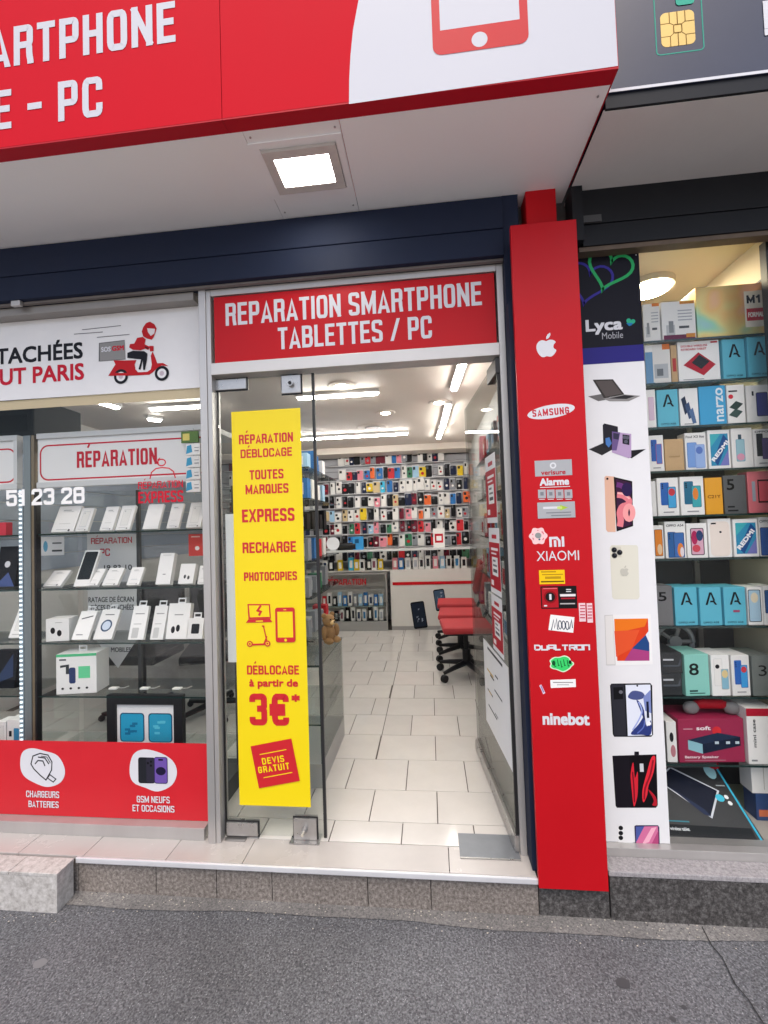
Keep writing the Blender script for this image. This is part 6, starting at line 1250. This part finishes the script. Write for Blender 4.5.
lb(2, 71, 616, 87.5, 642, 'white hanging pack with thin grey stylus on the third shelf', 28, lambda f, w, h: (f.poly([(-.3*w, .70*h), (.35*w, .80*h), (.35*w, .84*h), (-.3*w, .74*h)], C('505054')), f.rect(-.3*w, .15*h, .1*w, .18*h, C('808084'))), tab=True)
lb(2, 92.5, 614.5, 111, 642, 'white pack with blue charging ring on the third shelf', 28, lambda f, w, h: (f.ell(0, .45*h, .30*w, .20*h, C('405470')), f.ell(0, .45*h, .22*w, .15*h, C('c8d4e4')), f.rect(-.25*w, .80*h, .25*w, .83*h, C('606468'))), tab=True)
for k, (x0, y0, x1) in enumerate(((127.5, 609.5, 143), (149.5, 609.5, 162.5))): lb(2, x0, y0, x1, 641.5, ['white hanging pack with grey lines near middle of third shelf', 'narrower white hanging pack beside the large earbud pack'][k], 18, lambda f, w, h: (f.rect(-.3*w, .75*h, .3*w, .78*h, C('a0a09e')), f.rect(-.3*w, .45*h, .2*w, .47*h, C('b0b0ae')), f.rrect(-.32*w, .05*h, .1*w, .35*h, .005, C('c8c8c6'))), tab=True)
lb(2, 165, 606.5, 187, 641, 'largest white pack with dark earbuds on the third shelf', 14, lambda f, w, h: (f.ell(-.2*w, .26*h, .09*w, .1*h, C('222226'), 12), f.ell(.02*w, .30*h, .09*w, .1*h, C('222226'), 12), f.rect(-.2*w, .66*h, .2*w, .69*h, C('9a9a98'))), tab=True, dep=.03)
lb(2, 185.5, 620, 202, 640, 'white pack with black square screen at right end of third shelf', 14, lambda f, w, h: f.rrect(-.22*w, .25*h, .26*w, .72*h, .006, C('1c2024'), 3), tab=True, dep=.03)
GRN = C('58c088')
lb(3, 58.5, 654.5, 94.5, 694.5, 'large white phone holder box with green top on lowest case shelf', 0, lambda f, w, h: (f.rect(-.5*w, .93*h, .5*w, .998*h, GRN), f.rect(.05*w, .38*h, .34*w, .68*h, C('68d098')), f.poly([(-.40*w, .72*h), (-.18*w, .74*h), (-.18*w, .50*h), (-.26*w, .50*h), (-.26*w, .68*h), (-.40*w, .66*h)], C('3c4044')), f.rrect(-.18*w, .26*h, -.02*w, .66*h, .01, C('30406a'), 3), [f.ell((-.34+.2*k)*w, .14*h, .035*w, .03*h, C('2a2a2c'), 8) for k in range(4)], f.rect(-.42*w, .84*h, -.25*w, .88*h, C('50545a'))), dep=.12, yaw=9, tab=True)
# framed sign with two blue phones
bx0, bx1 = wx(109.5, 720, LF+.02), wx(184.5, 720, LF+.02); bz1 = wz(147, 694, LF+.02)
o = root('framed_sign', ((bx0+bx1)/2, LF+.02, .46), 'black framed picture of two blue phones low in left window', 'framed sign')
b = MB(); fw = .048
b.box(bx0, bx0+fw, LF+.0, LF+.03, .46, bz1, BLK); b.box(bx1-fw, bx1, LF+.0, LF+.03, .46, bz1, BLK); b.box(bx0+fw+.0004, bx1-fw-.0004, LF+.0, LF+.03, bz1-fw, bz1, BLK); b.box(bx0+fw+.0004, bx1-fw-.0004, LF, LF+.03, .46, .46+fw, BLK); b.build('frame', o)
b = MB(); b.box(bx0+fw+.001, bx1-fw-.001, LF+.012, LF+.02, .46+fw+.001, bz1-fw-.001, PAPER); b.build('sheet', o)
f = Flat(LF+.0115)
for (x0, x1, c_, d_) in ((120, 144.5, '2b9cc4', '1c6f98'), (148.5, 172.5, '2f9cc0', '5cc0d8')):
    a, c = f.P(x0, 730)[0], f.P(x1, 730)[0]; z1 = f.P(146, 713)[1]; f.rrect(a, .46+fw+.01, c, z1, .018, C('174a66'), 4); f.rrect(a+.006, .46+fw+.014, c-.006, z1-.006, .014, C(c_), 4); ww = c-a
    for k in range(6): u, v = rnd.uniform(.15, .6), rnd.uniform(.35, .85); f.rect(a+u*ww, .5+v*(z1-.52), a+(u+.22)*ww, .5+v*(z1-.52)+.012, C(d_))
f.build('print', o)
# blue hanging packs at the header's right end
for k in range(5):
    y0 = 431+k*12.4
    pbox('hanging_pack', f'small blue and white hanging pack at the repair header end, {ORDS[k]} from the top', 'pack', 186 if k else 181, y0, 200 if k else 198, y0+11.5, LF-.035, wz(193, y0+11.5, LF-.035), .012, CARD if k else C('5a7a3a'), (lambda f, w, h: (f.poly([(-.5*w, .1*h), (-.05*w, .25*h), (-.12*w, .9*h), (-.42*w, .8*h)], C('3f9fc8')), f.rect(.1*w, .3*h, .42*w, .4*h, C('9a9a9c')), f.rect(.1*w, .6*h, .42*w, .66*h, C('9a9a9c')))) if k else (lambda f, w, h: f.rect(-.4*w, .2*h, .0, .8*h, C('e0d070'))), 'blue hanging packs beside the repair header')
b = MB(); b.tube([(wx(193, 425, LF-.03), LF-.028, wz(193, 428, LF-.03)), (wx(193, 425, LF-.03), LF-.028, wz(193, 495, LF-.03))], .002, STEEL, 6); tag(b.build('hook_rail'), 'thin steel rod holding the small blue hanging packs', 'rod')
# paper sheet behind the case, lettered
HY = LF+.296
hp = root('paper_sign', (wx(112, 600, HY), HY, wz(112, 665, HY)), 'hanging paper sign of repair words behind the case shelves', 'sign')
b = MB(); b.prism([(wx(87, 534, HY), wz(87, 534, HY)), (wx(136.5, 534, HY), wz(136.5, 534, HY)), (wx(136.5, 640, HY), wz(136.5, 640, HY)), (wx(118, 668, HY), wz(118, 668, HY)), (wx(88, 630, HY), wz(88, 630, HY))], HY, HY+.002, PAPER); b.build('sheet', hp)
f = Flat(HY-.0004); f.pcaps('RÉPARATION', 91, 132, 537.5, 543.5, PK, .16); f.pcaps('PC', 100, 110, 548.5, 556, PK, .16); f.ptext('19 83 10', 104, 132, 564.5, 570, C('34363a'), .02); f.ptext('RATAGE DE ÉCRAN', 88.5, 134, 596.5, 602, C('4a4c50'), .02); f.ptext('PIÈCES DÉTACHÉES', 91, 134, 604.5, 610, C('4a4c50'), .02); f.ptext('MOBILES', 111, 131, 647, 652, C('4a4c50'), .02); f.build('lettering', hp)
pbox('notice_card', 'small white notice card under the top shelf of the case', 'card', 41, 537, 64, 555.5, LF+.20, wz(52, 555.5, LF+.20), .003, PAPER, lambda f, w, h: (f.ell(-.3*w, .5*h, .1*w, .3*h, C('6aa8c8'), 12), f.rect(0, .62*h, .4*w, .70*h, C('606468')), f.rect(-.02*w, .2*h, .42*w, .30*h, C('404448'))))
pbox('red_pack', 'bright red pack hanging at right end of the case', 'pack', 188.5, 534, 203, 556, LF+.08, wz(196, 556, LF+.08), .02, M('red_pack', (.55, .03, .02), .45), lambda f, w, h: (f.ell(.1*w, .35*h, .16*w, .1*h, C('e8e0dc'), 10), f.rect(-.3*w, .85*h, .3*w, .9*h, C('e8c0b8'))))
# left case goods
def lc(si, x0, y0, x1, y1, label, lean, prt=None, dep=.02, body=CARD): return pbox('accessory_box', label, 'box', x0, y0, x1, y1, LF+.08, SZS[si]-.0002, dep, body, prt, 'boxes in the far left display case', 0, R(lean))
lc(2, 8, 605, 22, 640, 'white box leaning inside the far left display case', 24, simple); lc(4, -3, 716, 6, 742, 'first white phone box low in the far left display case', 0, simple, .07); lc(4, 7, 716, 20.5, 744, 'white phone box with blue picture low in far left case', 0, lambda f, w, h: (f.rrect(.0*w, .1*h, .4*w, .7*h, .006, C('3f88b4'), 3), f.rect(-.35*w, .4*h, -.15*w, .6*h, C('2a2c30'))), .07)
lc(1, -6, 548, 14, 588, 'dark box with round white badge in the far left display case', 10, lambda f, w, h: (f.ell(0, .55*h, .14*w, .08*h, C('d8d8dc')), f.poly([(-.5*w, 0), (.5*w, .0), (.1*w, .35*h)], C('4a5a8c'))), .05, C('14161c')); lc(0, -12, 535, 6, 548, 'red topped pack under the top shelf of far left case', 0, None, .04, C('d04050'))
lc(3, -10, 655, 14, 692, 'dark blue gadget on the lowest shelf of far left case', 8, lambda f, w, h: f.poly([(-.4*w, .1*h), (.4*w, .3*h), (.3*w, .9*h)], C('2c3c5c')), .06, C('10141c'))
# small white gadgets lying on the lowest shelf
for px, py, lb_ in ((116, 690, 'tiny white earbud lying beside the phone holder box'), (142, 693, 'tiny white clip lying above the framed sign'), (178, 691, 'flat white charger lying at right end of lowest shelf')):
    q = onZ(px, py-2, SZS[3]); o = root('small_gadget', (q.x, LF+.1, SZS[3]), lb_, 'gadget'); b = MB(); b.box(-.024, .024, -.014, .014, 0, .010, C('e0e0dc')); b.build('body', o, local=True, bevel=.004); b = MB(); b.tube([(.02, 0, .005), (.05, .01, .003), (.06, .04, .003)], .002, C('d0d0cc'), 6); b.build('cable', o, local=True)
# black office chairs seen behind the case
for k, (x, y) in enumerate(((-2.35, 1.5), (-1.75, 1.55))):
    o = root('desk_chair', (x, y, ST), ['black desk chair behind the left part of the glass case', 'black desk chair behind the right part of the glass case'][k], 'chair', rz=R(20*k))
    b = MB(); b.box(-.24, .24, -.22, .22, .44, .51, BLK); b.build('seat', o, local=True, bevel=.02); b = MB(); b.box(-.23, .23, .20, .26, .58, 1.0, BLK); b.build('backrest', o, local=True, bevel=.025)
    b = MB(); b.tube([(0, .0, .06), (0, 0, .4395)], .03, BLK, 10); b.build('gas_column', o, local=True); b = MB(); b.tube([(0, .2, .46), (0, .275, .5), (0, .27, .7)], .02, BLK, 8); b.build('back_arm', o, local=True)
    for j in range(5): a = 2*math.pi*j/5; b = MB(); b.tube([(.02*math.cos(a), .02*math.sin(a), .08), (.28*math.cos(a), .28*math.sin(a), .05)], [.024, .018], BLK, 6); lg = b.build('leg', o, local=True); b = MB(); b.ball((.28*math.cos(a), .28*math.sin(a), .025), .025, BLK, 8, 6); b.build('caster', lg, local=True)
bd = root('work_bench', (-2.0, 2.1, ST), 'grey work bench standing behind the left display case', 'bench')
b = MB(); b.box(-3.2, -1.35, 2.0, 2.6, .88, .92, M('bench_grey', (.46, .47, .47), .5)); b.build('top', bd); b = MB(); b.box(-3.2, -1.35, 2.02, 2.06, ST, .8795, M('bench_panel', (.46, .43, .40), .6, var=.2)); b.build('front_panel', bd)
